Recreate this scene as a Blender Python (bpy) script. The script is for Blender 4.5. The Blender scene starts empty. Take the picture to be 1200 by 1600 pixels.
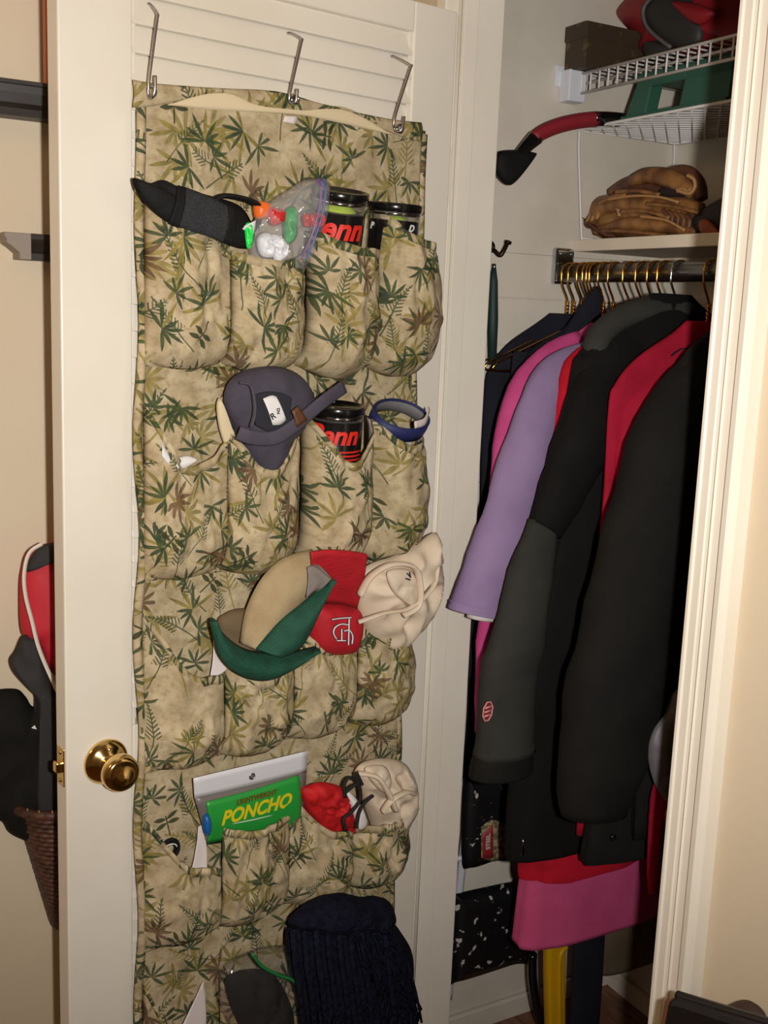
import bpy, bmesh, math, random
from mathutils import Vector, Matrix, noise

# ------------------------------------------------------------------ camera, light, exposure
F = 1740.0
PITCH, ROLL, YAW = math.radians(10.2), math.radians(2.3), math.radians(30.0)
CAM = Vector((1.616, -1.06, 1.55))
scene = bpy.context.scene
col = scene.collection
rw = Vector((math.sin(YAW), math.cos(YAW), 0)); hw = Vector((-math.cos(YAW), math.sin(YAW), 0)); up = Vector((0, 0, 1))
cp, sp, cr, sr = math.cos(PITCH), math.sin(PITCH), math.cos(ROLL), math.sin(ROLL)
def c2w(v):                                    # camera frame (right, down, forward) to world
    x, y, z = v
    a, b = cr*x + sr*y, -sr*x + cr*y           # undo the roll
    return rw*a + hw*(-sp*b + cp*z) - up*(cp*b + sp*z)
cam_data = bpy.data.cameras.new('camera'); cam = bpy.data.objects.new('camera', cam_data); col.objects.link(cam)
R3 = Matrix((c2w((1, 0, 0)), -c2w((0, 1, 0)), -c2w((0, 0, 1)))).transposed()
cam.matrix_world = Matrix.Translation(CAM) @ R3.to_4x4()
cam_data.sensor_fit = 'VERTICAL'; cam_data.sensor_height = 36; cam_data.lens = 36*F/1600
cam_data.clip_start = .02
scene.camera = cam

w = bpy.data.worlds.new('room_ambience'); scene.world = w; w.use_nodes = True
w.node_tree.nodes['Background'].inputs[0].default_value = (1, .84, .68, 1)
w.node_tree.nodes['Background'].inputs[1].default_value = .19

fl = bpy.data.lights.new('camera_flash', 'SPOT'); flo = bpy.data.objects.new('camera_flash', fl); col.objects.link(flo)
fl.energy = 100; fl.color = (1, .962, .912); fl.shadow_soft_size = .016; fl.spot_size = math.radians(106); fl.spot_blend = 1.0
flo.location = CAM + c2w((.088, .0, -.01))
tgt = c2w((-.10, -.17, 1))
flo.rotation_euler = tgt.to_track_quat('-Z', 'Y').to_euler()

lm = bpy.data.lights.new('hallway_lamp', 'AREA'); lmo = bpy.data.objects.new('hallway_lamp', lm); col.objects.link(lmo)
lm.energy = 4.5; lm.color = (1, .62, .34); lm.size = .35
lmo.location = (.55, -2.3, 2.3); lmo.rotation_euler = (Vector((-.6, .9, -.75))).to_track_quat('-Z', 'Y').to_euler()

scene.view_settings.view_transform = 'Standard'; scene.view_settings.look = 'None'
scene.view_settings.exposure = 0.0; scene.view_settings.gamma = 1; scene.view_settings.use_curve_mapping = False

# ------------------------------------------------------------------ helpers
DA = math.radians(51.5)
dd = rw*math.sin(DA) + hw*math.cos(DA)         # along the door, towards its hinge
nd = Vector((dd.y, -dd.x, 0))                  # out of the door, towards the viewer
def ray(px, py): return c2w(((px-600)/F, (py-800)/F, 1))
def on(px, py, p, n):
    d = ray(px, py); return CAM + d*(((Vector(p)-CAM).dot(n))/d.dot(n))
def PX(px, py, v): return on(px, py, (v, 0, 0), Vector((1, 0, 0)))
def PY(px, py, v): return on(px, py, (0, v, 0), Vector((0, 1, 0)))
def PZ(px, py, v): return on(px, py, (0, 0, v), up)
def PD(px, py, n):
    if isinstance(n, tuple): n = n[1] + (n[3]-n[1])*(py-n[0])/(n[2]-n[0])   # leaning: (y0, n0, y1, n1)
    return on(px, py, nd*n, nd)
def depth(p): return (p-CAM).dot(c2w((0, 0, 1)))
def Dp(s, n, z): return dd*s + nd*n + up*z
def sz(px, py, n):
    p = PD(px, py, n); return p.dot(dd), p.z
PLANE = {'D': (PD, nd), 'X': (PX, Vector((1, 0, 0))), 'Y': (PY, Vector((0, -1, 0)))}
def nz(x, y=0, z=0): return noise.noise(Vector((x, y, z)))

def lin(c):
    c = c/255; return c/12.92 if c <= .04045 else ((c+.055)/1.055)**2.4
def rgb(r, g, b): return (lin(r), lin(g), lin(b), 1)

class MB:
    def __init__(s): s.v, s.f, s.uv, s.mi = [], [], {}, []
    def add(s, vs, fs, mi=0):
        o = len(s.v); s.v += [Vector(v) for v in vs]
        for f in fs: s.f.append(tuple(i+o for i in f)); s.mi.append(mi)
        return o
    def grid(s, rows, closed=False, cap=False, mi=0):
        n = len(rows[0]); vs = [p for r in rows for p in r]; fs = []
        for i in range(len(rows)-1):
            for j in range(n if closed else n-1):
                k = (j+1) % n; fs.append((i*n+j, i*n+k, (i+1)*n+k, (i+1)*n+j))
        if cap:
            fs.append(tuple(range(n-1, -1, -1))); m = (len(rows)-1)*n; fs.append(tuple(range(m, m+n)))
        return s.add(vs, fs, mi)
    def tube(s, path, rad, seg=8, flat=1, wide=None, closed=False, mi=0):
        path = [Vector(p) for p in path]; n = len(path); rows = []; nrm = None
        for i, p in enumerate(path):
            a = path[(i-1) % n] if closed or i > 0 else p
            b = path[(i+1) % n] if closed or i < n-1 else p
            t = (b-a).normalized()
            if wide is not None: x = (wide - t*wide.dot(t)).normalized()
            else:
                if nrm is None: nrm = t.orthogonal().normalized()
                nrm = (nrm - t*nrm.dot(t)).normalized(); x = nrm
            y = t.cross(x); r = rad[i] if isinstance(rad, (list, tuple)) else rad
            rows.append([p + x*(r*math.cos(q*2*math.pi/seg)) + y*(r*flat*math.sin(q*2*math.pi/seg)) for q in range(seg)])
        if closed: rows.append(rows[0])
        s.grid(rows, True, not closed, mi); return s
    def lathe(s, prof, org, axis, seg=28, ref=None, mi=0):
        axis = Vector(axis).normalized(); x = (ref - axis*ref.dot(axis)).normalized() if ref else axis.orthogonal().normalized(); y = axis.cross(x); org = Vector(org)
        rows = [[org + axis*h + x*(r*math.cos(q*2*math.pi/seg)) + y*(r*math.sin(q*2*math.pi/seg)) for q in range(seg)] for r, h in prof]
        s.grid(rows, True, True, mi); return s
    def box(s, c, sx, sy, sz_, ax=None, mi=0):
        c = Vector(c); ax = ax or (Vector((1, 0, 0)), Vector((0, 1, 0)), up)
        vs = [c + ax[0]*(sx/2*i) + ax[1]*(sy/2*j) + ax[2]*(sz_/2*k) for k in (-1, 1) for j in (-1, 1) for i in (-1, 1)]
        s.add(vs, [(0, 2, 3, 1), (4, 5, 7, 6), (0, 1, 5, 4), (2, 6, 7, 3), (0, 4, 6, 2), (1, 3, 7, 5)], mi); return s
    def prism(s, poly, vec, mi=0):
        n = len(poly); vec = Vector(vec); vs = [Vector(p) for p in poly] + [Vector(p)+vec for p in poly]
        s.add(vs, [tuple(range(n-1, -1, -1)), tuple(range(n, 2*n))] + [(i, (i+1) % n, n+(i+1) % n, n+i) for i in range(n)], mi); return s
    def build(s, name, mat, parent=None, smooth=True, bevel=0, solid=0, sub=0, solid_mat=False, label=None):
        if parent is not None: org = Vector(parent['_w'])
        elif s.v:
            lo = Vector([min(v[i] for v in s.v) for i in range(3)]); hi = Vector([max(v[i] for v in s.v) for i in range(3)])
            org = Vector(((lo.x+hi.x)/2, (lo.y+hi.y)/2, lo.z))
        me = bpy.data.meshes.new(name); me.from_pydata([v-org for v in s.v], [], s.f)
        mats = mat if isinstance(mat, (list, tuple)) else [mat]
        for m in mats: me.materials.append(m)
        me.polygons.foreach_set('material_index', s.mi)
        bm = bmesh.new(); bm.from_mesh(me)
        bmesh.ops.recalc_face_normals(bm, faces=bm.faces) if not getattr(s, 'keep', False) else None
        bm.to_mesh(me); bm.free()
        if s.uv:
            ul = me.uv_layers.new(name='UVMap')
            for l in me.loops: ul.data[l.index].uv = s.uv.get(l.vertex_index, (0, 0))
        if smooth: me.polygons.foreach_set('use_smooth', [True]*len(me.polygons))
        me.update()
        o = bpy.data.objects.new(name, me); col.objects.link(o)
        if parent is not None:
            o.parent = parent; o['_w'] = list(org)
        else: o.location = org; o['_w'] = list(org)
        if bevel:
            b = o.modifiers.new('bevel', 'BEVEL'); b.width = bevel; b.segments = 2; b.limit_method = 'ANGLE'; b.angle_limit = .7
        if solid:
            m = o.modifiers.new('thickness', 'SOLIDIFY'); m.thickness = solid; m.offset = -1 if solid_mat else 0
            if solid_mat: m.material_offset = 1; m.material_offset_rim = 0
        if sub:
            m = o.modifiers.new('subdivision', 'SUBSURF'); m.levels = sub; m.render_levels = sub
        if smooth and not sub and bevel:
            m = o.modifiers.new('smooth_edges', 'WEIGHTED_NORMAL')
        if label: o['label'] = label
        return o

def thing(name, label, cat, loc, group=None):
    o = bpy.data.objects.new(name, None); col.objects.link(o); o.location = loc; o.empty_display_size = .02
    o['_w'] = list(loc); o['label'] = label; o['category'] = cat
    if group: o['group'] = group
    return o
def tag(o, label, cat, group=None):
    o['label'] = label; o['category'] = cat
    if group: o['group'] = group
    return o
def struct(o): o['kind'] = 'structure'; return o
def copy_tree(o, parent=None):
    c = o.copy(); col.objects.link(c); c.parent = parent
    for ch in [k for k in bpy.data.objects if k.parent == o]: copy_tree(ch, c)
    return c

def smooth_path(pts, n, closed=False):
    pts = [Vector(p) for p in pts]; m = len(pts); out = []
    segs = m if closed else m-1
    for i in range(n):
        t = i*segs/(n if closed else n-1); k = min(int(t), segs-1); t -= k
        g = (lambda q: pts[q % m]) if closed else (lambda q: pts[max(0, min(m-1, q))])
        a, b, c, d = g(k-1), g(k), g(k+1), g(k+2)
        out.append(.5*((2*b) + (c-a)*t + (2*a-5*b+4*c-d)*t*t + (3*b-a-3*c+d)*t**3))
    return out

def pillow(outline, plane, v, tf, tb, rings=10, n=56, amp=0, sc=20, seed=0, crease=0, power=2.2, mi=0, mb=None, edge=.0):
    """closed cushion-like body whose outline is drawn at a real distance (plane, v)"""
    fn, nrm = PLANE[plane]; mb = mb or MB()
    o = [fn(p.x, p.y, v) for p in smooth_path([(x, y, 0) for x, y in outline], n, True)]
    c = sum(o, Vector())/n
    for side, t in ((1, tf), (-1, tb)):
        rows = []
        for k in range(rings+1):
            r = max(.02, k/rings); row = []
            for p in o:
                q = c + (p-c)*r
                off = t*max(0, 1-r**power)**.6
                if amp and r < 1:
                    f_ = nz(q.x*sc+seed, q.y*sc+seed*2, q.z*sc)
                    if crease: f_ = (1-abs(f_)*3.2)*crease + f_*(1-crease)
                    off += amp*f_*min(1, (1-r)*4)
                if side > 0 and amp and r == 1: q = q + (q-c).normalized()*edge*nz(q.x*sc*2, q.y*sc*2, q.z*sc*2)
                row.append(q + nrm*(side*off))
            rows.append(row)
        rows[-1] = [p.copy() for p in rows[-1]]
        base = mb.grid(rows, True, False, mi)
        mb.add(rows[0], [tuple(range(n))], mi)
    bm_merge(mb); return mb

def bm_merge(mb, d=1e-5):
    key = {}; remap = []; nv = []
    for v in mb.v:
        k = (round(v.x/d), round(v.y/d), round(v.z/d))
        if k not in key: key[k] = len(nv); nv.append(v)
        remap.append(key[k])
    fs, mi = [], []
    for f_, m in zip(mb.f, mb.mi):
        g = []
        for i in f_:
            if remap[i] not in g: g.append(remap[i])
        if len(g) > 2: fs.append(tuple(g)); mi.append(m)
    mb.v, mb.f, mb.mi = nv, fs, mi

def ruled(A, B, plane, na, nb, nu=24, nv=8, bulge=0, ubulge=0, mb=None, amp=0, sc=30):
    """curved sheet between two edges, each at its own distance"""
    fn, nrm = PLANE[plane]; mb = mb or MB()
    a = smooth_path([(x, y, 0) for x, y in A], nu); b = smooth_path([(x, y, 0) for x, y in B], nu); rows = []
    for j in range(nv+1):
        t = j/nv; row = []
        for i in range(nu):
            u = i/(nu-1)
            p = fn(a[i].x, a[i].y, na).lerp(fn(b[i].x, b[i].y, nb), t) + nrm*(bulge*math.sin(math.pi*t) + ubulge*math.sin(math.pi*u))
            if amp: p += nrm*(amp*nz(p.x*sc, p.y*sc, p.z*sc))
            row.append(p)
        rows.append(row)
    mb.grid(rows); return mb

def loft(rings, mb=None, mi=0):
    mb = mb or MB(); mb.grid(rings, True, True, mi); return mb

def ring(c, wv, tv, a, b, n=28, amp=0, fr=3, seed=0, h=0, pw=2.0):
    out = []
    for q in range(n):
        t = 2*math.pi*q/n; ct, st = math.cos(t), math.sin(t)
        e = 2/pw; x = math.copysign(abs(ct)**e, ct); y = math.copysign(abs(st)**e, st)
        k = 1 + amp*nz(ct*fr+seed, st*fr-seed, h*2.2)
        out.append(c + wv*(a*k*x) + tv*(b*k*y))
    return out

def sleeve_rings(path, flat=.62, n=28, m=26, amp=.05, seed=0, fr=2.2, wr=.006):
    """path: (px, py, X, halfwidth px); a limb of cloth with elliptical cross sections"""
    P = [PX(a, b, c) for a, b, c, d in path]; H = [d*depth(p)/F/.93 for p, (a, b, c, d) in zip(P, path)]
    P = smooth_path(P, m); H = [v.x for v in smooth_path([(x, 0, 0) for x in H], m)]
    rows = []
    for i, p in enumerate(P):
        t = (P[min(m-1, i+1)]-P[max(0, i-1)]).normalized(); Yv = Vector((0, 1, 0)); wv = (Yv - t*Yv.dot(t)).normalized(); tv = t.cross(wv)
        r = ring(p, wv, tv, H[i], H[i]*flat, n, amp, fr, seed, i*.35)
        r = [q + (q-p).normalized()*(wr*nz(q.x*9+seed, q.y*9, q.z*14+seed)) for q in r]
        rows.append(r)
    return rows

def body_rings(secs, n=44, m=34, amp=.08, seed=0, wr=.010, pw=2.3):
    """secs: (z, X, Y, half width along Y, half thickness along X)"""
    S = [smooth_path([(s[k], 0, 0) for s in secs], m) for k in range(5)]; rows = []
    for i in range(m):
        z, X_, Y_, wy, wx = (S[k][i].x for k in range(5))
        c = Vector((X_, Y_, z)); r = ring(c, Vector((0, 1, 0)), Vector((1, 0, 0)), max(.01, wy), max(.006, wx), n, amp, 3.5, seed, z*1.3, pw)
        r = [q + (q-c).normalized()*(wr*nz(q.x*10+seed, q.y*10, q.z*5)) for q in r]
        rows.append(r)
    return rows

def text_mesh(body, size, mb, xf, shear=0, offset=0, ext=.0006, spacing=1, mi=0):
    cu = bpy.data.curves.new('lettering', 'FONT'); cu.body = body; cu.size = size; cu.shear = shear; cu.offset = offset; cu.extrude = ext
    cu.align_x = 'CENTER'; cu.align_y = 'CENTER'; cu.space_character = spacing; cu.resolution_u = 5
    o = bpy.data.objects.new('lettering', cu); col.objects.link(o)
    dg = bpy.context.evaluated_depsgraph_get(); dg.update()
    me = bpy.data.meshes.new_from_object(o.evaluated_get(dg))
    bm = bmesh.new(); bm.from_mesh(me); bmesh.ops.triangulate(bm, faces=bm.faces)
    for _ in range(2):
        long_e = [e for e in bm.edges if e.calc_length() > size*.18]
        if long_e: bmesh.ops.subdivide_edges(bm, edges=long_e, cuts=1); bmesh.ops.triangulate(bm, faces=bm.faces)
    bm.verts.ensure_lookup_table()
    mb.add([xf(v.co) for v in bm.verts], [tuple(v.index for v in f_.verts) for f_ in bm.faces], mi)
    bm.free(); bpy.data.objects.remove(o); bpy.data.curves.remove(cu); bpy.data.meshes.remove(me)
    return mb

# ------------------------------------------------------------------ materials
class T:
    """small expression helper over shader nodes"""
    def __init__(s, nt): s.nt = nt
    def node(s, kind, **kw):
        n = s.nt.nodes.new(kind)
        for k, v in kw.items(): setattr(n, k, v)
        return n
    def put(s, inp, v):
        if hasattr(v, 'is_output'): s.nt.links.new(v, inp)
        else: inp.default_value = v
    def m(s, op, a, b=None, c=None):
        n = s.node('ShaderNodeMath', operation=op); s.put(n.inputs[0], a)
        if b is not None: s.put(n.inputs[1], b)
        if c is not None: s.put(n.inputs[2], c)
        return n.outputs[0]
    def vm(s, op, a, b=None):
        n = s.node('ShaderNodeVectorMath', operation=op); s.put(n.inputs[0], a)
        if b is not None: s.put(n.inputs[1], b)
        return n.outputs[0]
    def mix(s, f_, a, b):
        n = s.node('ShaderNodeMix', data_type='RGBA'); s.put(n.inputs[0], f_); s.put(n.inputs[6], a); s.put(n.inputs[7], b); return n.outputs[2]
    def noise(s, vec, scale, detail=3, rough=.5):
        n = s.node('ShaderNodeTexNoise'); s.put(n.inputs['Scale'], scale); n.inputs['Detail'].default_value = detail; n.inputs['Roughness'].default_value = rough
        if vec is not None: s.nt.links.new(vec, n.inputs['Vector'])
        return n.outputs[0]
    def ramp(s, f_, lo, hi):
        n = s.node('ShaderNodeMapRange'); s.put(n.inputs[0], f_); n.inputs[1].default_value = lo; n.inputs[2].default_value = hi; n.clamp = True; return n.outputs[0]
    def xyz(s, v):
        n = s.node('ShaderNodeSeparateXYZ'); s.nt.links.new(v, n.inputs[0]); return n.outputs
    def comb(s, x, y, z=0.0):
        n = s.node('ShaderNodeCombineXYZ'); s.put(n.inputs[0], x); s.put(n.inputs[1], y); s.put(n.inputs[2], z); return n.outputs[0]

def mat(name, c, rough=.6, metal=0, var=None, vs=30, vlo=.4, vhi=.65, bump=0, bs=200, sheen=0, coat=0, spec=.5, trans=0, detail=4, weave=0, stretch=None):
    M_ = bpy.data.materials.new(name); M_.use_nodes = True; nt = M_.node_tree; t = T(nt); b = nt.nodes['Principled BSDF']
    b.inputs['Base Color'].default_value = c; b.inputs['Roughness'].default_value = rough; b.inputs['Metallic'].default_value = metal
    b.inputs['Specular IOR Level'].default_value = spec; b.inputs['Sheen Weight'].default_value = sheen; b.inputs['Coat Weight'].default_value = coat
    b.inputs['Transmission Weight'].default_value = trans
    tc = t.node('ShaderNodeTexCoord').outputs['Object']
    if stretch: tc = t.vm('MULTIPLY', tc, stretch)
    if var: t.put(b.inputs['Base Color'], t.mix(t.ramp(t.noise(tc, vs, detail), vlo, vhi), c, var))
    if bump:
        bn = t.node('ShaderNodeBump'); bn.inputs['Strength'].default_value = bump; bn.inputs['Distance'].default_value = .002
        hgt = t.noise(tc, bs, 2)
        if weave:
            wv = t.node('ShaderNodeTexWave'); wv.inputs['Scale'].default_value = weave; nt.links.new(tc, wv.inputs['Vector']); hgt = t.m('ADD', wv.outputs[1], t.m('MULTIPLY', hgt, .4))
        nt.links.new(hgt, bn.inputs['Height']); nt.links.new(bn.outputs[0], b.inputs['Normal'])
    return M_

def plastic_film(name, tint, op=.16):
    M_ = bpy.data.materials.new(name); M_.use_nodes = True; nt = M_.node_tree; t = T(nt); nt.nodes.remove(nt.nodes['Principled BSDF'])
    out = nt.nodes['Material Output']; tr = t.node('ShaderNodeBsdfTransparent'); tr.inputs[0].default_value = (.93, .93, .94, 1)
    gl = t.node('ShaderNodeBsdfGlossy'); gl.inputs['Roughness'].default_value = .12; df = t.node('ShaderNodeBsdfDiffuse'); df.inputs[0].default_value = tint
    m1 = t.node('ShaderNodeMixShader'); m2 = t.node('ShaderNodeMixShader'); fr = t.node('ShaderNodeLayerWeight'); fr.inputs[0].default_value = .5
    tc = t.node('ShaderNodeTexCoord').outputs['Object']; bn = t.node('ShaderNodeBump'); bn.inputs['Strength'].default_value = .8; bn.inputs['Distance'].default_value = .004
    nt.links.new(t.noise(tc, 45, 2), bn.inputs['Height'])
    for n in (gl, fr): nt.links.new(bn.outputs[0], n.inputs['Normal'])
    m1.inputs[0].default_value = op; nt.links.new(tr.outputs[0], m1.inputs[1]); nt.links.new(df.outputs[0], m1.inputs[2])
    nt.links.new(t.m('ADD', t.m('MULTIPLY', t.m('POWER', fr.outputs[1], 3.0), .45), .025), m2.inputs[0]); nt.links.new(m1.outputs[0], m2.inputs[1]); nt.links.new(gl.outputs[0], m2.inputs[2]); nt.links.new(m2.outputs[0], out.inputs[0])
    return M_

def bamboo_print():
    M_ = bpy.data.materials.new('bamboo_print_canvas'); M_.use_nodes = True; nt = M_.node_tree; t = T(nt); b = nt.nodes['Principled BSDF']
    uv = t.node('ShaderNodeUVMap').outputs[0]
    n1 = t.noise(uv, 26, 5, .62); n2 = t.noise(uv, 95, 3, .6)
    c = t.mix(t.ramp(n1, .36, .66), rgb(200, 183, 150), rgb(160, 142, 108))
    c = t.mix(t.m('MULTIPLY', t.ramp(n2, .50, .70), .55), c, rgb(142, 124, 92))
    def cells(size, off, rnd):
        p = t.vm('ADD', t.vm('MULTIPLY', uv, (1/size, 1/size, 0)), off)
        v = t.node('ShaderNodeTexVoronoi', voronoi_dimensions='2D'); v.inputs['Scale'].default_value = 1; v.inputs['Randomness'].default_value = rnd
        nt.links.new(p, v.inputs['Vector'])
        d = t.xyz(t.vm('SUBTRACT', p, v.outputs['Position'])); cc = t.node('ShaderNodeSeparateColor'); nt.links.new(v.outputs['Color'], cc.inputs[0])
        return d[0], d[1], cc.outputs
    def fan(size, off, rnd, n, keep, R, W, span=-.45):
        x, y, cc = cells(size, off, rnd)
        rho = t.m('SQRT', t.m('ADD', t.m('MULTIPLY', x, x), t.m('MULTIPLY', y, y)))
        th = t.m('ADD', t.m('ARCTAN2', y, x), t.m('MULTIPLY', cc[0], 6.283))
        k = t.m('MULTIPLY', th, n/6.2832); i = t.m('FLOOR', k); fr = t.m('ABSOLUTE', t.m('SUBTRACT', t.m('SUBTRACT', k, i), .5))
        wn = t.node('ShaderNodeTexWhiteNoise', noise_dimensions='1D'); nt.links.new(t.m('ADD', t.m('MODULO', i, float(n)), t.m('MULTIPLY', cc[1], 57.3)), wn.inputs['W']); rn = wn.outputs[0]
        tt = t.m('DIVIDE', rho, t.m('MULTIPLY', t.m('ADD', t.m('MULTIPLY', rn, .5), .5), R))
        lat = t.m('MULTIPLY', t.m('MULTIPLY', fr, 6.2832/n), rho)
        wd = t.m('MULTIPLY', t.m('MULTIPLY', tt, t.m('SUBTRACT', 1.0, tt)), W)
        msk = t.m('LESS_THAN', lat, wd)
        ang = t.m('GREATER_THAN', t.m('COSINE', t.m('MULTIPLY', t.m('ADD', i, .5), 6.2832/n)), span)
        on_ = t.m('LESS_THAN', cc[2], keep)
        return t.m('MULTIPLY', t.m('MULTIPLY', msk, ang), on_), rn
    def sprig(size, off, rnd, keep):
        x, y, cc = cells(size, off, rnd)
        a0 = t.m('MULTIPLY', t.m('SUBTRACT', cc[0], .5), 2.2); ca, sa = t.m('COSINE', a0), t.m('SINE', a0)
        a = t.m('ADD', t.m('MULTIPLY', y, ca), t.m('MULTIPLY', x, sa)); b_ = t.m('SUBTRACT', t.m('MULTIPLY', x, ca), t.m('MULTIPLY', y, sa))
        b_ = t.m('ADD', b_, t.m('MULTIPLY', t.m('MULTIPLY', a, a), t.m('SUBTRACT', cc[1], .5)))
        q = t.m('DIVIDE', t.m('ADD', a, .42), .84); ab = t.m('ABSOLUTE', b_)
        inside = t.m('MULTIPLY', t.m('GREATER_THAN', q, 0.0), t.m('LESS_THAN', q, 1.0))
        stem = t.m('LESS_THAN', ab, .009)
        lf = t.m('MULTIPLY', t.m('LESS_THAN', t.m('FRACT', t.m('SUBTRACT', t.m('MULTIPLY', a, 17.0), t.m('MULTIPLY', ab, 15.0))), .42),
                 t.m('MULTIPLY', t.m('LESS_THAN', ab, t.m('MULTIPLY', t.m('SUBTRACT', 1.05, q), .19)), t.m('GREATER_THAN', q, .42)))
        return t.m('MULTIPLY', t.m('MULTIPLY', t.m('MAXIMUM', stem, lf), inside), t.m('LESS_THAN', cc[2], keep))
    shade = t.ramp(t.noise(uv, 60, 2), .35, .65)
    olive = t.mix(shade, rgb(150, 134, 70), rgb(112, 104, 52)); green = t.mix(shade, rgb(70, 84, 50), rgb(44, 60, 44)); brown = t.mix(shade, rgb(104, 74, 50), rgb(74, 50, 38))
    c = t.mix(t.m('MULTIPLY', sprig(.15, (3.3, 1.7, 0), .8, .8), .8), c, olive)
    for args, colr, op in (((.080, (0, 0, 0), .75, 9, .72, .56, .16), olive, .85), ((.096, (5.2, 3.1, 0), .8, 11, .6, .56, .135), olive, .8)):
        f_, rn = fan(*args); c = t.mix(t.m('MULTIPLY', f_, op), c, colr)
    c = t.mix(t.m('MULTIPLY', sprig(.115, (7.7, 2.2, 0), .8, .85), .85), c, green)
    f_, rn = fan(.086, (1.37, 8.4, 0), .75, 12, .84, .56, .125); c = t.mix(t.m('MULTIPLY', f_, .93), c, t.mix(t.m('GREATER_THAN', rn, .8), green, olive))
    f_, rn = fan(.068, (4.1, 6.6, 0), .8, 9, .6, .56, .15, -.2); c = t.mix(t.m('MULTIPLY', f_, .9), c, green)
    f_, rn = fan(.082, (9.9, .6, 0), .8, 11, .22, .5, .15); c = t.mix(t.m('MULTIPLY', f_, .8), c, brown)
    c = t.mix(t.m('MULTIPLY', sprig(.098, (1.1, 9.2, 0), .85, .6), .8), c, green)
    # dragonflies: two pairs of narrow wings and a thin body
    x, y, cc = cells(.17, (2.9, 5.5, 0), .7); a0 = t.m('MULTIPLY', cc[0], 6.283); ca, sa = t.m('COSINE', a0), t.m('SINE', a0)
    a = t.m('ADD', t.m('MULTIPLY', y, ca), t.m('MULTIPLY', x, sa)); b_ = t.m('ABSOLUTE', t.m('SUBTRACT', t.m('MULTIPLY', x, ca), t.m('MULTIPLY', y, sa)))
    wing = None
    for o_ in (.018, -.022):
        da = t.m('ABSOLUTE', t.m('SUBTRACT', t.m('SUBTRACT', a, o_), t.m('MULTIPLY', b_, .25 if o_ > 0 else -.1)))
        wmask = t.m('LESS_THAN', da, t.m('MULTIPLY', t.m('MULTIPLY', b_, t.m('SUBTRACT', .125, b_)), 5.5)); wing = wmask if wing is None else t.m('MAXIMUM', wing, wmask)
    bodym = t.m('MULTIPLY', t.m('LESS_THAN', b_, .007), t.m('MULTIPLY', t.m('GREATER_THAN', a, -.15), t.m('LESS_THAN', a, .05)))
    fly = t.m('MULTIPLY', t.m('MAXIMUM', wing, bodym), t.m('LESS_THAN', cc[1], .6)); c = t.mix(t.m('MULTIPLY', fly, .92), c, rgb(52, 60, 36))
    t.put(b.inputs['Base Color'], c); b.inputs['Roughness'].default_value = .88; b.inputs['Specular IOR Level'].default_value = .2
    bn = t.node('ShaderNodeBump'); bn.inputs['Strength'].default_value = .35; bn.inputs['Distance'].default_value = .003
    nt.links.new(t.m('ADD', t.noise(uv, 14, 3), t.m('MULTIPLY', t.noise(uv, 900, 1), .12)), bn.inputs['Height']); nt.links.new(bn.outputs[0], b.inputs['Normal'])
    return M_

white_paint = mat('white_semi_gloss_paint', rgb(234, 227, 213), .42, var=rgb(227, 219, 203), vs=3, bump=.05, bs=60)
closet_white = mat('closet_white_paint', rgb(226, 218, 204), .55, var=rgb(214, 205, 190), vs=5, bump=.08, bs=40)
tan_wall = mat('tan_wall_paint', rgb(216, 200, 174), .7, var=rgb(209, 192, 165), vs=2, bump=.06, bs=120)
floor_wood = mat('brown_floor_wood', rgb(134, 94, 70), .5, var=rgb(110, 76, 56), vs=12, stretch=(1, 8, 1))
ceil_mat = mat('ceiling_paint', rgb(230, 222, 208), .8)
CANVAS = bamboo_print()
lining = mat('white_lining_cloth', rgb(226, 216, 212), .85, bump=.2, bs=60)
cream_cloth = mat('cream_lining_cloth', rgb(218, 200, 164), .85, bump=.2, bs=60)
steel_wire = mat('zinc_wire', rgb(176, 172, 172), .28, 1)
chrome = mat('polished_chrome', rgb(190, 195, 200), .12, 1)
brass = mat('polished_brass', rgb(226, 196, 132), .13, 1)
gold = mat('gold_wire', rgb(216, 158, 70), .18, 1)
black_plastic = mat('black_gloss_plastic', rgb(16, 16, 17), .2, coat=.4)
black_cloth = mat('black_jacket_cloth', rgb(25, 24, 22), .85, var=rgb(20, 19, 18), vs=14, bump=.6, bs=16, spec=.2)
# ------------------------------------------------------------------ the setting
def slab(name, x0, x1, y0, y1, z0, z1, m, parent=None, bevel=0):
    return MB().box(((x0+x1)/2, (y0+y1)/2, (z0+z1)/2), x1-x0, y1-y0, z1-z0).build(name, m, parent, False, bevel)
WX, WB, FY = -.19, .65, -.045                  # closet end wall, closet back wall, room face of the front wall
# floor of planks
fl_o = struct(slab('floor', -2.2, 2.4, -2.6, .75, -.06, -.012, floor_wood))
for i in range(30):
    slab('plank', -.9, 1.1, -1.5+i*.078, -1.5+i*.078+.076, -.012, 0, floor_wood, fl_o, .0015)
struct(slab('ceiling', -2.2, 2.4, -2.6, .75, 2.45, 2.5, ceil_mat))
# closet end wall: boards below, plaster above
we = struct(slab('wall_end', WX-.08, WX-.006, .05, WB+.08, 0, 2.45, closet_white))
slab('plaster_panel', WX-.006, WX, .05, WB, 1.672, 2.45, closet_white, we)
z = .047
while z < 1.66:
    z1 = min(z+.0905, 1.672); slab('board', WX-.006, WX, .05, WB, z+.0007, z1-.0007, closet_white, we, .0012); z = z1
struct(slab('baseboard_end', WX, WX+.012, .06, WB, .0, .047, closet_white, None, .003))
struct(slab('wall_back', WX-.08, 1.15, WB, WB+.08, 0, 2.45, closet_white))
struct(slab('baseboard_back', WX+.012, 1.15, WB-.012, WB, 0, .047, closet_white, None, .003))
struct(slab('wall_closet_far', 1.15, 1.2, .06, WB+.08, 0, 2.45, closet_white))
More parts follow.
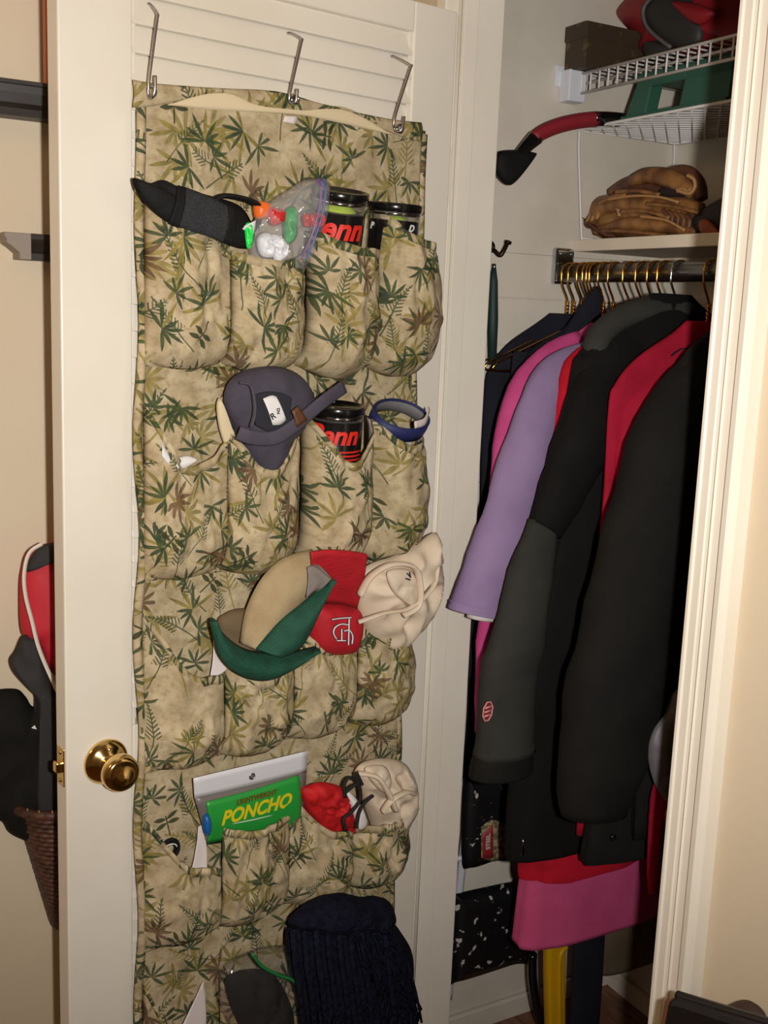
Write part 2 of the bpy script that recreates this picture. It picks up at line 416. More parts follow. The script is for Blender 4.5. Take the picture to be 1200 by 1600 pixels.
# front wall of the closet, either side of the opening and above it
struct(slab('wall_front', .66, 2.4, FY, .06, 0, 2.45, tan_wall))
struct(slab('wall_header', -.04, .66, FY, .06, 2.10, 2.45, tan_wall))
struct(slab('wall_hall', -.22, -.03, FY, .05, 0, 2.45, tan_wall))
struct(slab('wall_left', -.22, -.16, -2.6, FY, 0, 2.45, tan_wall))
struct(slab('wall_behind', -2.2, 2.4, -2.66, -2.6, 0, 2.45, tan_wall))
struct(slab('wall_right', 2.4, 2.46, -2.6, .06, 0, 2.45, tan_wall))
# hinge-side jamb with its stop bead, strike-side jamb
j = struct(slab('trim_1', -.03, 0, FY-.005, .066, 0, 2.10, white_paint, None, .002))
b_ = MB(); b_.tube([(0, -.022, 0), (0, -.022, 2.10)], .0042, 10); b_.build('stop_bead', white_paint, j)
slab('stop_strip', 0, .004, -.016, .012, 0, 2.10, white_paint, j, .001)
slab('hinge_leaf', 0, .0025, FY-.003, -.028, 1.73, 1.82, white_paint, j)
struct(slab('trim_2', .64, .66, FY, .06, 0, 2.10, white_paint, None, .002))
struct(slab('trim_3', 0, .64, FY, .06, 2.085, 2.10, white_paint, None, .002))
# moulded casing around the strike side (profile swept up the wall)
X0 = .641
prof = [(0, 0), (0, -.013), (.003, -.017), (.007, -.017), (.009, -.0145), (.020, -.0145), (.0215, -.0125), (.026, -.012), (.031, -.0145), (.034, -.019), (.036, -.0215), (.037, -.0185), (.049, -.0185), (.054, -.023), (.058, -.028), (.066, -.029), (.071, -.026), (.073, -.02), (.073, 0)]
mb = MB(); mb.prism([(X0+a, FY+b, 0) for a, b in prof], (0, 0, 2.16)); struct(mb.build('trim_4', white_paint, None, False))

# ------------------------------------------------------------------ louvred door
DX = (dd, nd, up)
door = thing('door_1', 'cream white louvred door standing open with brass knob', 'door', Dp(-.7, -.0175, 0)); door['kind'] = 'structure'
def dbox(name, s0, s1, n0, n1, z0, z1, m=white_paint, parent=door, bevel=.0025):
    return MB().box(Dp((s0+s1)/2, (n0+n1)/2, (z0+z1)/2), s1-s0, n1-n0, z1-z0, DX).build(name, m, parent, False, bevel)
SL, SR, S0, S1 = -.700, -.030, -.597, -.118
TH = -.036
dbox('stile', SL, S0, TH, 0, .012, 2.03); dbox('stile', S1, SR, TH, 0, .012, 2.03)
for z0, z1 in ((1.985, 2.03), (.835, .935), (.012, .17)): dbox('rail', S0, S1, TH, 0, z0, z1)
for z0, z1 in ((.17, .835), (.935, 1.985)):
    for s_ in (S0+.0025, S1-.006):
        dbox('panel_bead', s_-.0025 if s_ < -.3 else s_, s_+.0035 if s_ < -.3 else s_+.006, -.010, -.004, z0, z1, bevel=.001)
sl = MB(); a = math.radians(34); ax = (dd, (nd*math.cos(a)*.0 + nd*math.sin(a) - up*math.cos(a)), None)
wv = nd*math.sin(math.radians(15)) - up*math.cos(math.radians(15)); tv = dd.cross(wv)
sl.box((0, 0, 0), S1-S0-.001, .0375, .005, (dd, wv, tv)); sl.v = [v + Vector(door['_w']) for v in sl.v]
slat0 = sl.build('louver_slat', white_paint, door, False, .0012)
zs = []
z = 1.9665
while z > .95: zs.append(z); z -= .0366
z = .82
while z > .185: zs.append(z); z -= .0366
for i, z in enumerate(zs):
    o = slat0 if i == 0 else slat0.copy()
    if i: col.objects.link(o)
    o.location = Dp((S0+S1)/2, -.0085, z) - Vector(door['_w'])
dbox('backing_panel', S0, S1, TH+.002, TH+.006, .17, 1.985, bevel=0)
# knob
kc = Dp(-.640, 0, .889); k = MB()
k.lathe([(.0, .0), (.034, 0), (.0345, .002), (.033, .006), (.026, .011), (.018, .015), (.015, .018)], kc, nd, 36); k.build('knob_rosette', brass, door)
k = MB(); k.lathe([(.0, .014), (.011, .015), (.0105, .024), (.013, .030), (.021, .034), (.0265, .040), (.0275, .047), (.0262, .056), (.0215, .0615), (.0195, .0608), (.012, .0635), (0, .0645)], kc, nd, 40); k.build('door_knob', brass, door)
k = MB(); k.lathe([(0, 0), (.003, .001), (.0035, .0035), (.002, .005), (0, .0055)], kc + up*.022 + nd*.009, nd, 12); k.build('rosette_screw', brass, door)
ec = Dp(SL, -.018, .889)
k = MB(); k.box(ec, .003, .025, .057, DX); k.build('latch_plate', brass, door, False, .001)
k = MB(); k.box(ec - dd*.004, .012, .014, .016, DX); k.build('latch_bolt', brass, door, False, .002)
for q in (-.021, .021):
    k = MB(); k.lathe([(0, 0), (.004, 0), (.003, .0015), (0, .002)], ec - dd*.0012 + up*q, -dd, 10); k.build('latch_screw', brass, door)

# ------------------------------------------------------------------ hanging pocket organizer
ORG0, ORG1, NT = -.597, -.098, .010
org = thing('pocket_organizer', 'beige bamboo print cloth organizer with rows of pockets hanging on the door', 'organizer', Dp(-.35, NT, .2))
def canvas_grid(mb, rows, uvrows):
    o = mb.grid(rows); n = len(rows[0])
    for i, r in enumerate(uvrows):
        for k_, q in enumerate(r): mb.uv[o+i*n+k_] = q
mb = MB(); rows, uvr = [], []
def edge_wave(z): return .005*math.sin((z-1.47)*2*math.pi/.295+.6) + .003*nz(z*7)
for i in range(91):
    z = .18 + (1.836-.18)*i/90; r, q = [], []
    for k_ in range(41):
        u = k_/40; s_ = ORG0 + (ORG1-ORG0)*u + edge_wave(z)*(1 if u < .5 else -1)*abs(2*u-1)**2*min(1, (1.83-z)*4)
        n_ = NT + .004*nz(s_*14, z*9) + .006*math.sin(math.pi*u)*max(0, (z-1.72)/.1) + .004
        r.append(Dp(s_, n_, z)); q.append((s_, z))
    rows.append(r); uvr.append(q)
canvas_grid(mb, rows, uvr); mb.build('backing_cloth', [CANVAS, lining], org, solid=.0012)
# header hem, held by the three hooks
top = smooth_path([(207, 125, 0), (243, 131, 0), (330, 138, 0), (420, 142, 0), (462, 151, 0), (520, 168, 0), (600, 185, 0), (657, 192, 0)], 41)
low = smooth_path([(207, 168, 0), (243, 165, 0), (345, 146, 0), (400, 168, 0), (470, 174, 0), (540, 172, 0), (606, 206, 0), (657, 222, 0)], 41)
mb = MB(); rows, uvr = [], []
for i in range(9):
    t_ = i/8; r, q = [], []
    for k_ in range(41):
        a_, b_ = sz(top[k_].x, top[k_].y, .02), sz(low[k_].x, low[k_].y, .02)
        s_, z = a_[0]*(1-t_)+b_[0]*t_, a_[1]*(1-t_)+b_[1]*t_
        r.append(Dp(s_, .021 + .004*math.sin(math.pi*t_) + .002*nz(s_*30, z*20), z)); q.append((s_+.7, z+.4))
    rows.append(r); uvr.append(q)
canvas_grid(mb, rows, uvr); mb.build('header_hem', [CANVAS, lining], org, solid=.0015)
mb = ruled([(262, 164), (345, 140), (400, 162), (470, 170), (540, 168), (612, 211)], [(262, 164), (340, 172), (400, 175), (470, 180), (540, 194), (612, 211)], 'D', .0215, .0215, 40, 5, .002)
mb.build('header_lining', cream_cloth, org, solid=.001)
mb = ruled([(445, 181), (466, 182)], [(442, 190), (461, 194)], 'D', .024, .024, 4, 3); mb.build('care_tag', lining, org, solid=.0006)
# the binding down both sides
for s_, sg in ((ORG0, 1), (ORG1, -1)):
    mb = MB(); rows, uvr = [], []
    for i in range(71):
        z = .18 + (1.83-.18)*i/70; e = edge_wave(z)*sg*min(1, (1.83-z)*4)
        rows.append([Dp(s_+e-sg*.001, NT+.002, z), Dp(s_+e-sg*.0015, NT+.007, z), Dp(s_+e+sg*.004, NT+.0095, z), Dp(s_+e+sg*.010, NT+.008, z)])
        uvr.append([(s_+.3+.004*k_, z+.2) for k_ in range(4)])
    canvas_grid(mb, rows, uvr); mb.build('edge_binding', [CANVAS, lining], org, solid=.001)
for px_, py_ in ((237, 143), (461, 155), (625, 201)):
    c = PD(px_, py_, .027); mb = MB(); mb.tube([c + dd*(.006*math.cos(q*math.pi/8)) + up*(.006*math.sin(q*math.pi/8)) for q in range(16)], .0022, 8, closed=True); mb.build('grommet', chrome, org)

# pockets: (row, column): rim points in the photograph, swell of the cloth, height of the seam
def pocket(c_, zb, rim, B, rf=.85, seed=0, uc=.5, dl=0, dr=0, top_n=None, wr=.0075, ex=.6):
    s0 = ORG0 + .003 + c_*.12475; w_ = .12475
    w_ -= (.005 if c_ == 3 else 0); s0 += (.004 if c_ == 0 else 0); w_ -= (.004 if c_ == 0 else 0)
    def nn(u, v):
        prof = 0
        ks = [(0, 0), (.05, .42), (.12, .78), (.25, .97), (.4, 1), (.7, .93), (1, rf)]
        for (a, fa), (b, fb) in zip(ks, ks[1:]):
            if a <= v <= b:
                q = (v-a)/(b-a); prof = fa + (fb-fa)*q; break
        uu = u**(math.log(.5)/math.log(uc)); ec = .034; ef = (.004 if c_ == 0 else ec)*(1-u) + (.004 if c_ == 3 else ec)*u
        sn = math.sin(math.pi*uu); return NT + .004 + (ef + (B-ef)*sn**ex)*prof
    zr = []
    for (px_, py_), u in zip(rim, (0.0, uc, 1.0)):
        zr.append(sz(px_, py_, nn(max(.001, min(.999, u)), 1))[1])
    mb = MB(); rows, uvr = [], []; NU, NV = 30, 26
    ou, ov = random.Random(seed).uniform(0, 3), random.Random(seed+99).uniform(0, 3)
    for i in range(NV+1):
        v = i/NV; v = v**1.15; r, q = [], []
        for k_ in range(NU+1):
            u = k_/NU
            if u < uc: t_ = u/uc; zt = zr[0]+(zr[1]-zr[0])*(math.sin(t_*math.pi/2)**1.15)
            else: t_ = (1-u)/(1-uc); zt = zr[2]+(zr[1]-zr[2])*(math.sin(t_*math.pi/2)**1.15)
            z = zb + (zt-zb)*v - B*.38*math.sin(math.pi*u)**.7*max(0, 1-v/.22)*min(1, v/.04+.15)
            n_ = nn(u, v)
            d_c = math.hypot(u-.0, v-1)*14; d_r = math.hypot(1-u, v-1)*14
            n_ += (wr*(nz(u*5+seed, v*2.2, seed) + .6*math.sin(d_c*1.6+seed)*math.exp(-u*3) + .6*math.sin(d_r*1.5+seed*2)*math.exp(-(1-u)*3)) + wr*.8*nz(u*11, v*9, seed*3.1))*math.sin(math.pi*u)**.5*min(1, v*6)
            s_ = s0 + w_*u + (dl*(1-u) + dr*u**2)*math.sin(math.pi*min(1, v*1.05))**.6
            r.append(Dp(s_, n_, z)); q.append((s_*1.25+ou, z+ov + .2*n_))
        rows.append(r); uvr.append(q)
    canvas_grid(mb, rows, uvr); mb.keep = True
    o = mb.build('pocket', [CANVAS, lining], org, solid=.0014, solid_mat=True)
    # stitched hem along the rim
    mb = MB(); hr = rows[-1]; hu = uvr[-1]; rr = [[p + nd*.0022 - up*.012 for p in hr], [p + nd*.0026 + up*.0005 for p in hr], [p - nd*.0014 + up*.0008 for p in hr]]
    canvas_grid(mb, rr, [[(a+.01, b+.2+.008*k_) for a, b in hu] for k_ in range(3)]); mb.build('rim_hem', CANVAS, o, solid=.0008)
    # side seams to the backing
    return o
ZB = [1.466, 1.160, .868, .578, .282]
RIMS = [
 [[(214, 284), (282, 342), (362, 394)], [(362, 394), (440, 408), (490, 396)], [(486, 362), (530, 384), (580, 392)], [(566, 330), (640, 372), (690, 400)]],
 [[(216, 636), (300, 730), (340, 690)], [(340, 676), (428, 735), (470, 655)], [(468, 648), (548, 724), (566, 650)], [(574, 652), (626, 698), (650, 672)]],
 [[(214, 960), (320, 1060), (326, 1056)], [(340, 1020), (420, 1062), (470, 1000)], [(470, 972), (535, 1010), (552, 990)], [(545, 962), (598, 990), (622, 984)]],
 [[(214, 1280), (300, 1362), (322, 1366)], [(322, 1300), (400, 1300), (448, 1270)], [(448, 1246), (545, 1298), (555, 1296)], [(540, 1290), (605, 1290), (614, 1256)]],
 [[(214, 1540), (300, 1640), (322, 1620)], [(322, 1540), (400, 1592), (440, 1570)], [(440, 1545), (510, 1570), (530, 1560)], [(520, 1430), (600, 1480), (600, 1440)]]]
BUL = [[.050, .066, .098, .094], [.040, .060, .098, .090], [.045, .055, .052, .062], [.042, .052, .062, .075], [.04, .055, .06, .07]]
for r_ in range(5):
    for c_ in range(4):
        pocket(c_, ZB[r_], RIMS[r_][c_], BUL[r_][c_], .86, r_*7.3+c_*3.1+1, {(3, 2): .74, (2, 0): .68, (3, 0): .68}.get((r_, c_), .5), 0, .020 if c_ == 3 else 0, ex=.42 if (r_, c_) in ((0, 2), (0, 3), (1, 2)) else .6)
# row and column stitching
for zb in ZB:
    mb = MB(); rows, uvr = [], []
    for i in range(3): rows.append([Dp(ORG0+.004+(ORG1-ORG0-.008)*k_/40, NT+.0085, zb-.004+.005*i) for k_ in range(41)]); uvr.append([(k_*.0125, i*.005+zb+.33) for k_ in range(41)])
    canvas_grid(mb, rows, uvr); mb.build('row_seam', CANVAS, org, solid=.001)

# three wire hooks over a slat
for lab, pts in (('zinc wire hook at the knob side, top left of the organizer', [(232, 6), (237, 9), (246, 22), (245, 34), (233, 124), (232, 150), (238, 152), (242, 140), (243, 118)]),
                 ('zinc wire hook over the middle of the organizer', [(450, 52), (457, 53), (471, 61), (470, 70), (453, 146), (453, 160), (459, 162), (463, 156), (465, 139)]),
                 ('zinc wire hook at the hinge side, top right of the organizer', [(612, 88), (619, 90), (641, 102), (640, 110), (617, 183), (617, 202), (623, 206), (628, 200), (632, 182)])):
    ns = [-.006, .006, .030, .032, .030, .028, .036, .040, .041]
    p_ = [PD(a, b, n_) for (a, b), n_ in zip(pts, ns)]
    mb = MB(); mb.tube(smooth_path(p_, 40), .0021, 8); tag(mb.build('wire_hook', steel_wire), lab, 'hook', 'wire hooks of the organizer')
# ------------------------------------------------------------------ what the pockets hold
navy_cloth = mat('faded_navy_twill', rgb(74, 70, 82), .85, var=rgb(62, 58, 70), vs=25, bump=.25, bs=300)
hollow_shade = mat('dark_hollow_shade', rgb(40, 40, 48), .9, bump=.2)  # shade inside the cap's back opening, given as a colour
paper = mat('white_paper', rgb(232, 230, 228), .7)
ink = mat('black_ink', rgb(22, 22, 24), .7)
penn_red = mat('red_print', rgb(226, 44, 30), .5)
label_black = mat('black_glossy_label', rgb(20, 19, 20), .22, coat=.5)
felt = mat('yellow_green_felt', rgb(196, 220, 56), .95, var=rgb(180, 204, 44), vs=60, bump=.4, bs=300)
clear = plastic_film('clear_can_plastic', (.8, .8, .8, 1), .06)
film = plastic_film('clear_bag_film', (.8, .8, .82, 1), .15)
film2 = plastic_film('smoky_bag_film', (.5, .5, .48, 1), .025)
white_print = mat('white_print', rgb(230, 228, 222), .5)
nylon = mat('black_nylon', rgb(15, 15, 16), .75, bump=.4, bs=500, spec=.3)
meshy = mat('charcoal_mesh_fabric', rgb(50, 52, 56), .8, bump=.9, bs=700, var=rgb(34, 36, 40), vs=500, vlo=.45, vhi=.55)

def tennis_can(lab, px_, py_, n_, tilt, word, h0, side=0, size=.03, shear=.25, wcol=penn_red, lean=0, stripes=True, lt=.03):
    axis = (up + nd*math.tan(tilt) + dd*lean).normalized(); topc = PD(px_, py_, n_); R_ = .0405; H_ = .190; base = topc - axis*H_
    t_ = thing('tennis_ball_can', lab, 'can', base, 'tennis ball cans in the pockets')
    dv = CAM - topc; dv = (dv - axis*dv.dot(axis)).normalized(); rt = axis.cross(dv)
    MB().lathe([(R_-.002, .002), (R_, .006), (R_, H_-.012)], base, axis, 40).build('can_shell', clear, t_)
    MB().lathe([(R_-.001, .006), (R_+.0004, .008), (R_+.0004, H_-lt), (R_-.001, H_-lt+.001)], base, axis, 48).build('can_label', label_black, t_)
    MB().lathe([(R_+.0012, H_-.013), (R_+.0022, H_-.012), (R_+.0025, H_-.002), (R_+.0015, H_), (R_-.002, H_), (R_-.0035, H_-.004), (0, H_-.0042)], base, axis, 48).build('lid', black_plastic, t_)
    MB().lathe([(R_+.0004, H_-.0185), (R_+.0014, H_-.0175), (R_+.0014, H_-.014), (R_+.0004, H_-.0135)], base, axis, 48).build('metal_ring', chrome, t_)
    b = MB(); b.lathe([(.0005, -.0335)] + [(.0335*math.cos(q*math.pi/14), .0335*math.sin(q*math.pi/14)) for q in range(-6, 7)] + [(.0005, .0335)], base + axis*(H_-.05), axis, 30); b.build('tennis_ball', felt, t_)
    for wd, a0 in (word if isinstance(word, list) else [(word, side)]):
        b = MB(); text_mesh(wd, size, b, lambda v: base + axis*(H_-h0+v.y) + (dv*math.cos(a0+v.x/R_) + rt*math.sin(a0+v.x/R_))*(R_+.0010+v.z), shear, size*.03, .0004)
        b.build('printed_name', wcol, t_, False)
    if stripes:
        for q in range(3):
            b = MB(); hh = H_-h0-.026-q*.0062; ns = 24
            b.grid([[base + axis*(hh+e) + (dv*math.cos(a) + rt*math.sin(a))*(R_+.0012) for a in [-1.3+2.6*i/ns for i in range(ns+1)]] for e in (0, .0028)]); b.build('printed_stripe', penn_red, t_, solid=.0004)
    return t_
tennis_can('black tennis ball can with red lettering next to the clear zip bag, top row', 533, 297, .058, .22, 'Penn', .052, -.04, .045, lean=-.04, lt=.031)
tennis_can('black tennis ball can with a white letter D, top right pocket', 618, 318, .048, .08, [('D', .72), ('P', -.95)], .036, 0, .014, .3, white_print, stripes=False, lt=.026)
tennis_can('black tennis ball can with red lettering beside the navy cap, second row', 528, 632, .050, .10, 'Penn', .042, -.10, .041, lean=-.02, lt=.022)

# black brace with a mesh panel, top left pocket
t_ = thing('elastic_brace', 'black elastic brace with charcoal mesh panel sticking out of top left pocket', 'brace', PD(300, 350, .05))
def strip(name, A, B, na, nb, m, parent, bulge=.008, solid=.004, nu=20, amp=.002, lab=None):
    mb = ruled(A, B, 'D', na, nb, nu, 8, bulge, 0, None, amp, 60); return mb.build(name, m, parent, solid=solid, label=lab)
pillow([(207, 280), (216, 279), (236, 286), (256, 281), (284, 294), (330, 306), (372, 320), (392, 345), (398, 372), (384, 389), (350, 380), (310, 364), (270, 352), (236, 328), (214, 302)], 'D', .058, .012, .012, 8, 60, .004, 40, 3, .4).build('brace_body', nylon, t_)
strip('mesh_panel', [(287, 292), (320, 305), (356, 322)], [(277, 354), (312, 365), (350, 378)], .069, .069, meshy, t_, .006, .003)
strip('binding_band', [(278, 290), (290, 294)], [(264, 350), (279, 356)], .071, .071, nylon, t_, .005, .004, 6)
strip('binding_band', [(356, 320), (366, 324)], [(350, 378), (362, 384)], .071, .071, nylon, t_, .005, .004, 6)
mb = MB(); mb.tube(smooth_path([PD(330, 316, .05), PD(350, 306, .06), PD(385, 312, .064), PD(402, 322, .06), PD(404, 340, .05), PD(392, 362, .055)], 24), .0105, 10, .35, nd); mb.build('strap_loop', nylon, t_)
strip('swing_tag', [(382, 353), (400, 344)], [(378, 358), (396, 366)], .072, .066, paper, t_, .001, .0006, 5, 0)

# clear zip bag with bright small things, top row
t_ = thing('zip_bag', 'clear zip bag of red and green odds and ends with purple seal, top row', 'bag', PD(445, 400, .05))
pillow([(388, 376), (396, 345), (418, 318), (448, 298), (476, 281), (504, 279), (516, 292), (513, 330), (500, 372), (484, 412), (440, 470), (402, 450)], 'D', (280, .078, 470, .034), .020, .022, 10, 60, .009, 45, 5, .5, 2.5).build('bag_film', film, t_)
for nm, pts, w_, c_ in (('seal_strip', [(497, 280), (502, 300), (497, 335), (484, 376), (470, 404)], .0016, rgb(122, 70, 160)), ('seal_strip', [(505, 279), (509, 300), (503, 338), (490, 378), (477, 406)], .0014, rgb(72, 84, 186))):
    mb = MB(); mb.tube(smooth_path([PD(a, b, (280, .088, 470, .05)) for a, b in pts], 24), w_, 6); mb.build(nm, mat('seal_'+str(w_), c_, .3), t_)
bright = {'red': mat('red_plastic_bits', rgb(204, 44, 44), .35), 'green': mat('green_plastic_bits', rgb(36, 170, 84), .35), 'white': mat('white_wrappers', rgb(226, 226, 230), .5), 'orange': mat('orange_plastic_bits', rgb(238, 110, 40), .35), 'neon': mat('neon_green_tag', rgb(40, 230, 90), .4)}
for nm, out, n_, th, c_ in (('bottle_cap', [(398, 316), (422, 318), (424, 338), (400, 342)], .062, .012, 'orange'), ('red_trinket', [(420, 326), (442, 328), (444, 346), (424, 352)], .072, .012, 'red'), ('red_trinket', [(474, 335), (492, 336), (490, 352), (476, 354)], .068, .010, 'red'),
                            ('green_trinket', [(446, 330), (462, 326), (462, 372), (446, 378)], .064, .012, 'green'), ('wrapper', [(402, 372), (418, 362), (432, 380), (428, 402), (408, 400)], .062, .012, 'white'), ('wrapper', [(424, 366), (446, 376), (448, 398), (430, 410)], .066, .011, 'white'), ('green_tag', [(383, 352), (394, 350), (394, 380), (386, 388)], .068, .004, 'neon')):
    pillow(out, 'D', n_, th*.8, th*.8, 8, 32, .008 if c_ == 'white' else .004, 110 if c_ == 'white' else 80, len(nm), .6).build(nm, bright[c_], t_)

# faded navy cap, second row
t_ = thing('baseball_hat', 'faded navy baseball cap with white inner label in second row', 'cap', PD(415, 730, .05), 'caps in the pockets')
pillow([(350, 622), (358, 596), (384, 578), (428, 572), (462, 582), (484, 604), (490, 632), (474, 668), (450, 700), (440, 740), (418, 760), (392, 730), (376, 690), (356, 652)], 'D', (575, .058, 735, .030), .036, .030, 14, 72, .004, 30, 2, .2, 2.6).build('crown', navy_cloth, t_)
mb = ruled([(398, 618), (416, 612), (440, 614), (456, 622)], [(400, 664), (420, 674), (440, 674), (456, 664)], 'D', .097, .097, 18, 8, -.004); mb.build('back_opening_shade', hollow_shade, t_, solid=.002)  # dark dish in place of a hole, its shade put into the colour
mb = ruled([(411, 623), (424, 618), (432, 620)], [(426, 664), (438, 663), (447, 656)], 'D', .100, .101, 8, 6, .002); mb.build('inner_label', paper, t_, solid=.001)
c0 = PD(430, 648, .104); lx = (PD(447, 640, .104)-PD(425, 650, .104)).normalized(); ly = nd.cross(lx)
for wd, off, rz in (('R', (-.004, -.001), 0.2), ('N2', (.007, .003), 1.3)):
    b = MB(); text_mesh(wd, .013 if wd == 'R' else .007, b, lambda v: c0 + lx*(off[0]+v.x*math.cos(rz)-v.y*math.sin(rz)) + ly*(off[1]+v.x*math.sin(rz)+v.y*math.cos(rz)) + nd*(v.z), 0, .0002, .0003); b.build('handwriting', ink, t_, False)
mb = MB(); mb.tube(smooth_path([PD(372, 676, .090), PD(395, 684, .100), PD(430, 684, .104), PD(462, 664, .104), PD(500, 632, .104), PD(538, 604, .104)], 30), .0105, 10, .22, up); mb.build('back_strap', navy_cloth, t_)
mb = MB(); mb.tube(smooth_path([PD(374, 598, .088), PD(392, 604, .094), PD(398, 640, .098), PD(392, 668, .096)], 14), .004, 8, .5, nd); mb.build('crown_seam', navy_cloth, t_)
leather = mat('brown_leather_tab', rgb(92, 60, 38), .5)
mb = ruled([(456, 642), (466, 634)], [(464, 668), (480, 656)], 'D', .107, .107, 4, 4); mb.build('strap_tab', leather, t_, solid=.003)
pillow([(338, 634), (345, 622), (352, 660), (378, 692), (402, 724), (392, 740), (362, 716), (344, 676)], 'D', (620, .05, 730, .036), .006, .004, 6, 36).build('brim_lining', cream_cloth, t_)

# navy visor, second row right
t_ = thing('sun_visor', 'dark blue visor band with white inside in second row right pocket', 'visor', PD(622, 690, .05))
vis_navy = mat('navy_visor_cloth', rgb(34, 42, 92), .6); grey_band = mat('grey_sweatband', rgb(112, 110, 112), .7); pinkish = mat('pale_visor_underside', rgb(214, 200, 196), .7)
vc = PD(624, 656, .054); va = dd; vb_ = (nd*math.cos(.62) - up*math.sin(.62)); vn = va.cross(vb_) * -1
if vn.z < 0: vn = -vn
def vring(r, h, k=1.0): return [vc + va*(r*math.cos(q*2*math.pi/40)) + vb_*(r*.74*math.sin(q*2*math.pi/40)) + vn*h for q in range(40)]
mb = MB(); mb.grid([vring(.052, -.013), vring(.0528, 0), vring(.052, .012)], True); mb.build('head_band', vis_navy, t_, solid=.0016)
mb = MB(); mb.grid([vring(.0480, -.011), vring(.0482, 0), vring(.048, .009)], True); mb.build('sweatband', grey_band, t_, solid=.0012)
mb = MB(); mb.tube(vring(.0495, .0115), .0018, 8, closed=True); mb.build('band_piping', vis_navy, t_)
mb = ruled([(584, 682), (610, 672), (646, 672)], [(600, 704), (622, 708), (640, 700)], 'D', .060, .05, 14, 6, .004); mb.build('brim', pinkish, t_, solid=.003)
mb = MB(); mb.tube(smooth_path([PD(648, 664, .13), PD(664, 658, .125), PD(670, 640, .11)], 10), .006, 8, .3, up); mb.build('closure_tab', pinkish, t_)

# green and khaki cap, third row
green_twill = mat('dark_green_twill', rgb(22, 78, 58), .8, var=rgb(16, 64, 48), vs=40, bump=.22, bs=90, weave=90)
khaki = mat('khaki_twill', rgb(172, 152, 116), .85, var=rgb(160, 140, 104), vs=30, bump=.4, bs=400)
grey_khaki = mat('grey_brim_underside', rgb(132, 122, 116), .85, bump=.6, bs=80, weave=80)
t_ = thing('baseball_hat', 'khaki baseball cap with green edged brim standing in third row', 'cap', PD(440, 1010, .05), 'caps in the pockets')
pillow([(340, 978), (352, 958), (382, 950), (420, 960), (440, 990), (430, 1040), (396, 1070), (362, 1050)], 'D', (950, .05, 1070, .03), .018, .02, 8, 40, .004, 40, 8, .3).build('crown', mat('brown_crown_lining', rgb(110, 92, 66), .9, bump=.3), t_)
mb = ruled([(376, 1004), (384, 955), (408, 905), (442, 873), (487, 859)], [(405, 1016), (440, 985), (462, 956), (477, 939), (490, 926)], 'D', .080, .096, 26, 10, .018); mb.build('brim', khaki, t_, solid=.004)
mb = ruled([(480, 886), (492, 882), (506, 890), (515, 902)], [(478, 934), (490, 926), (504, 918), (515, 906)], 'D', .114, .118, 12, 6, .004); mb.build('brim_underside', grey_khaki, t_, solid=.003)
mb = ruled([(400, 1014), (436, 972), (476, 940), (516, 903)], [(440, 1026), (470, 1010), (496, 962), (517, 906)], 'D', .108, .122, 24, 10, .014); mb.build('brim_edge', green_twill, t_, solid=.004)
t_ = thing('baseball_hat', 'dark green cap brim curling over the third row pocket rim', 'cap', PD(410, 1060, .08), 'caps in the pockets')
mb = ruled([(329, 966), (348, 992), (378, 1014), (420, 1022), (456, 1020), (492, 1012)], [(329, 970), (344, 1024), (372, 1052), (410, 1062), (448, 1050), (492, 1015)], 'D', .082, .094, 30, 10, .016); mb.build('brim', green_twill, t_, solid=.005)
pillow([(350, 1000), (390, 1016), (440, 1020), (446, 1040), (410, 1056), (366, 1040)], 'D', .070, .02, .02, 6, 30).build('crown', green_twill, t_)

# red cap with a white monogram, third row
red_twill = mat('red_twill', rgb(188, 22, 36), .75, var=rgb(172, 18, 30), vs=40, bump=.10, bs=90, weave=75)
navy_thread = mat('navy_thread', rgb(30, 34, 78), .7); white_thread = mat('white_thread', rgb(232, 228, 222), .7)
t_ = thing('baseball_hat', 'red baseball cap with white interlocked letters standing brim up in third row', 'cap', PD(525, 1010, .04), 'caps in the pockets')
mb = ruled([(486, 863), (512, 859), (545, 861), (573, 866)], [(482, 946), (506, 941), (535, 943), (557, 950)], 'D', .122, .066, 22, 10, .004, .003); mb.build('brim', red_twill, t_, solid=.004)
pillow([(482, 944), (506, 940), (536, 942), (558, 950), (564, 974), (560, 1004), (546, 1022), (500, 1020), (482, 988)], 'D', .048, .030, .028, 10, 44, .002, 40, 4, .3, 3).build('crown', red_twill, t_)
for pts in ([(519, 968), (533, 966), (549, 965)], [(546, 977), (534, 975), (524, 980), (521, 989), (526, 999)], [(534, 983), (534, 1001)], [(527, 1001), (540, 1001)], [(538, 986), (546, 985), (551, 994), (550, 1006)], [(545.5, 967), (544.5, 1008)]):
    for nm, m_, r_, n_ in (('letter_outline', navy_thread, .0030, .0805), ('letter_stroke', white_thread, .0017, .0828)):
        mb = MB(); mb.tube(smooth_path([PD(a, b, n_) for a, b in pts], 14), r_, 6, .6, nd); mb.build(nm, m_, t_)

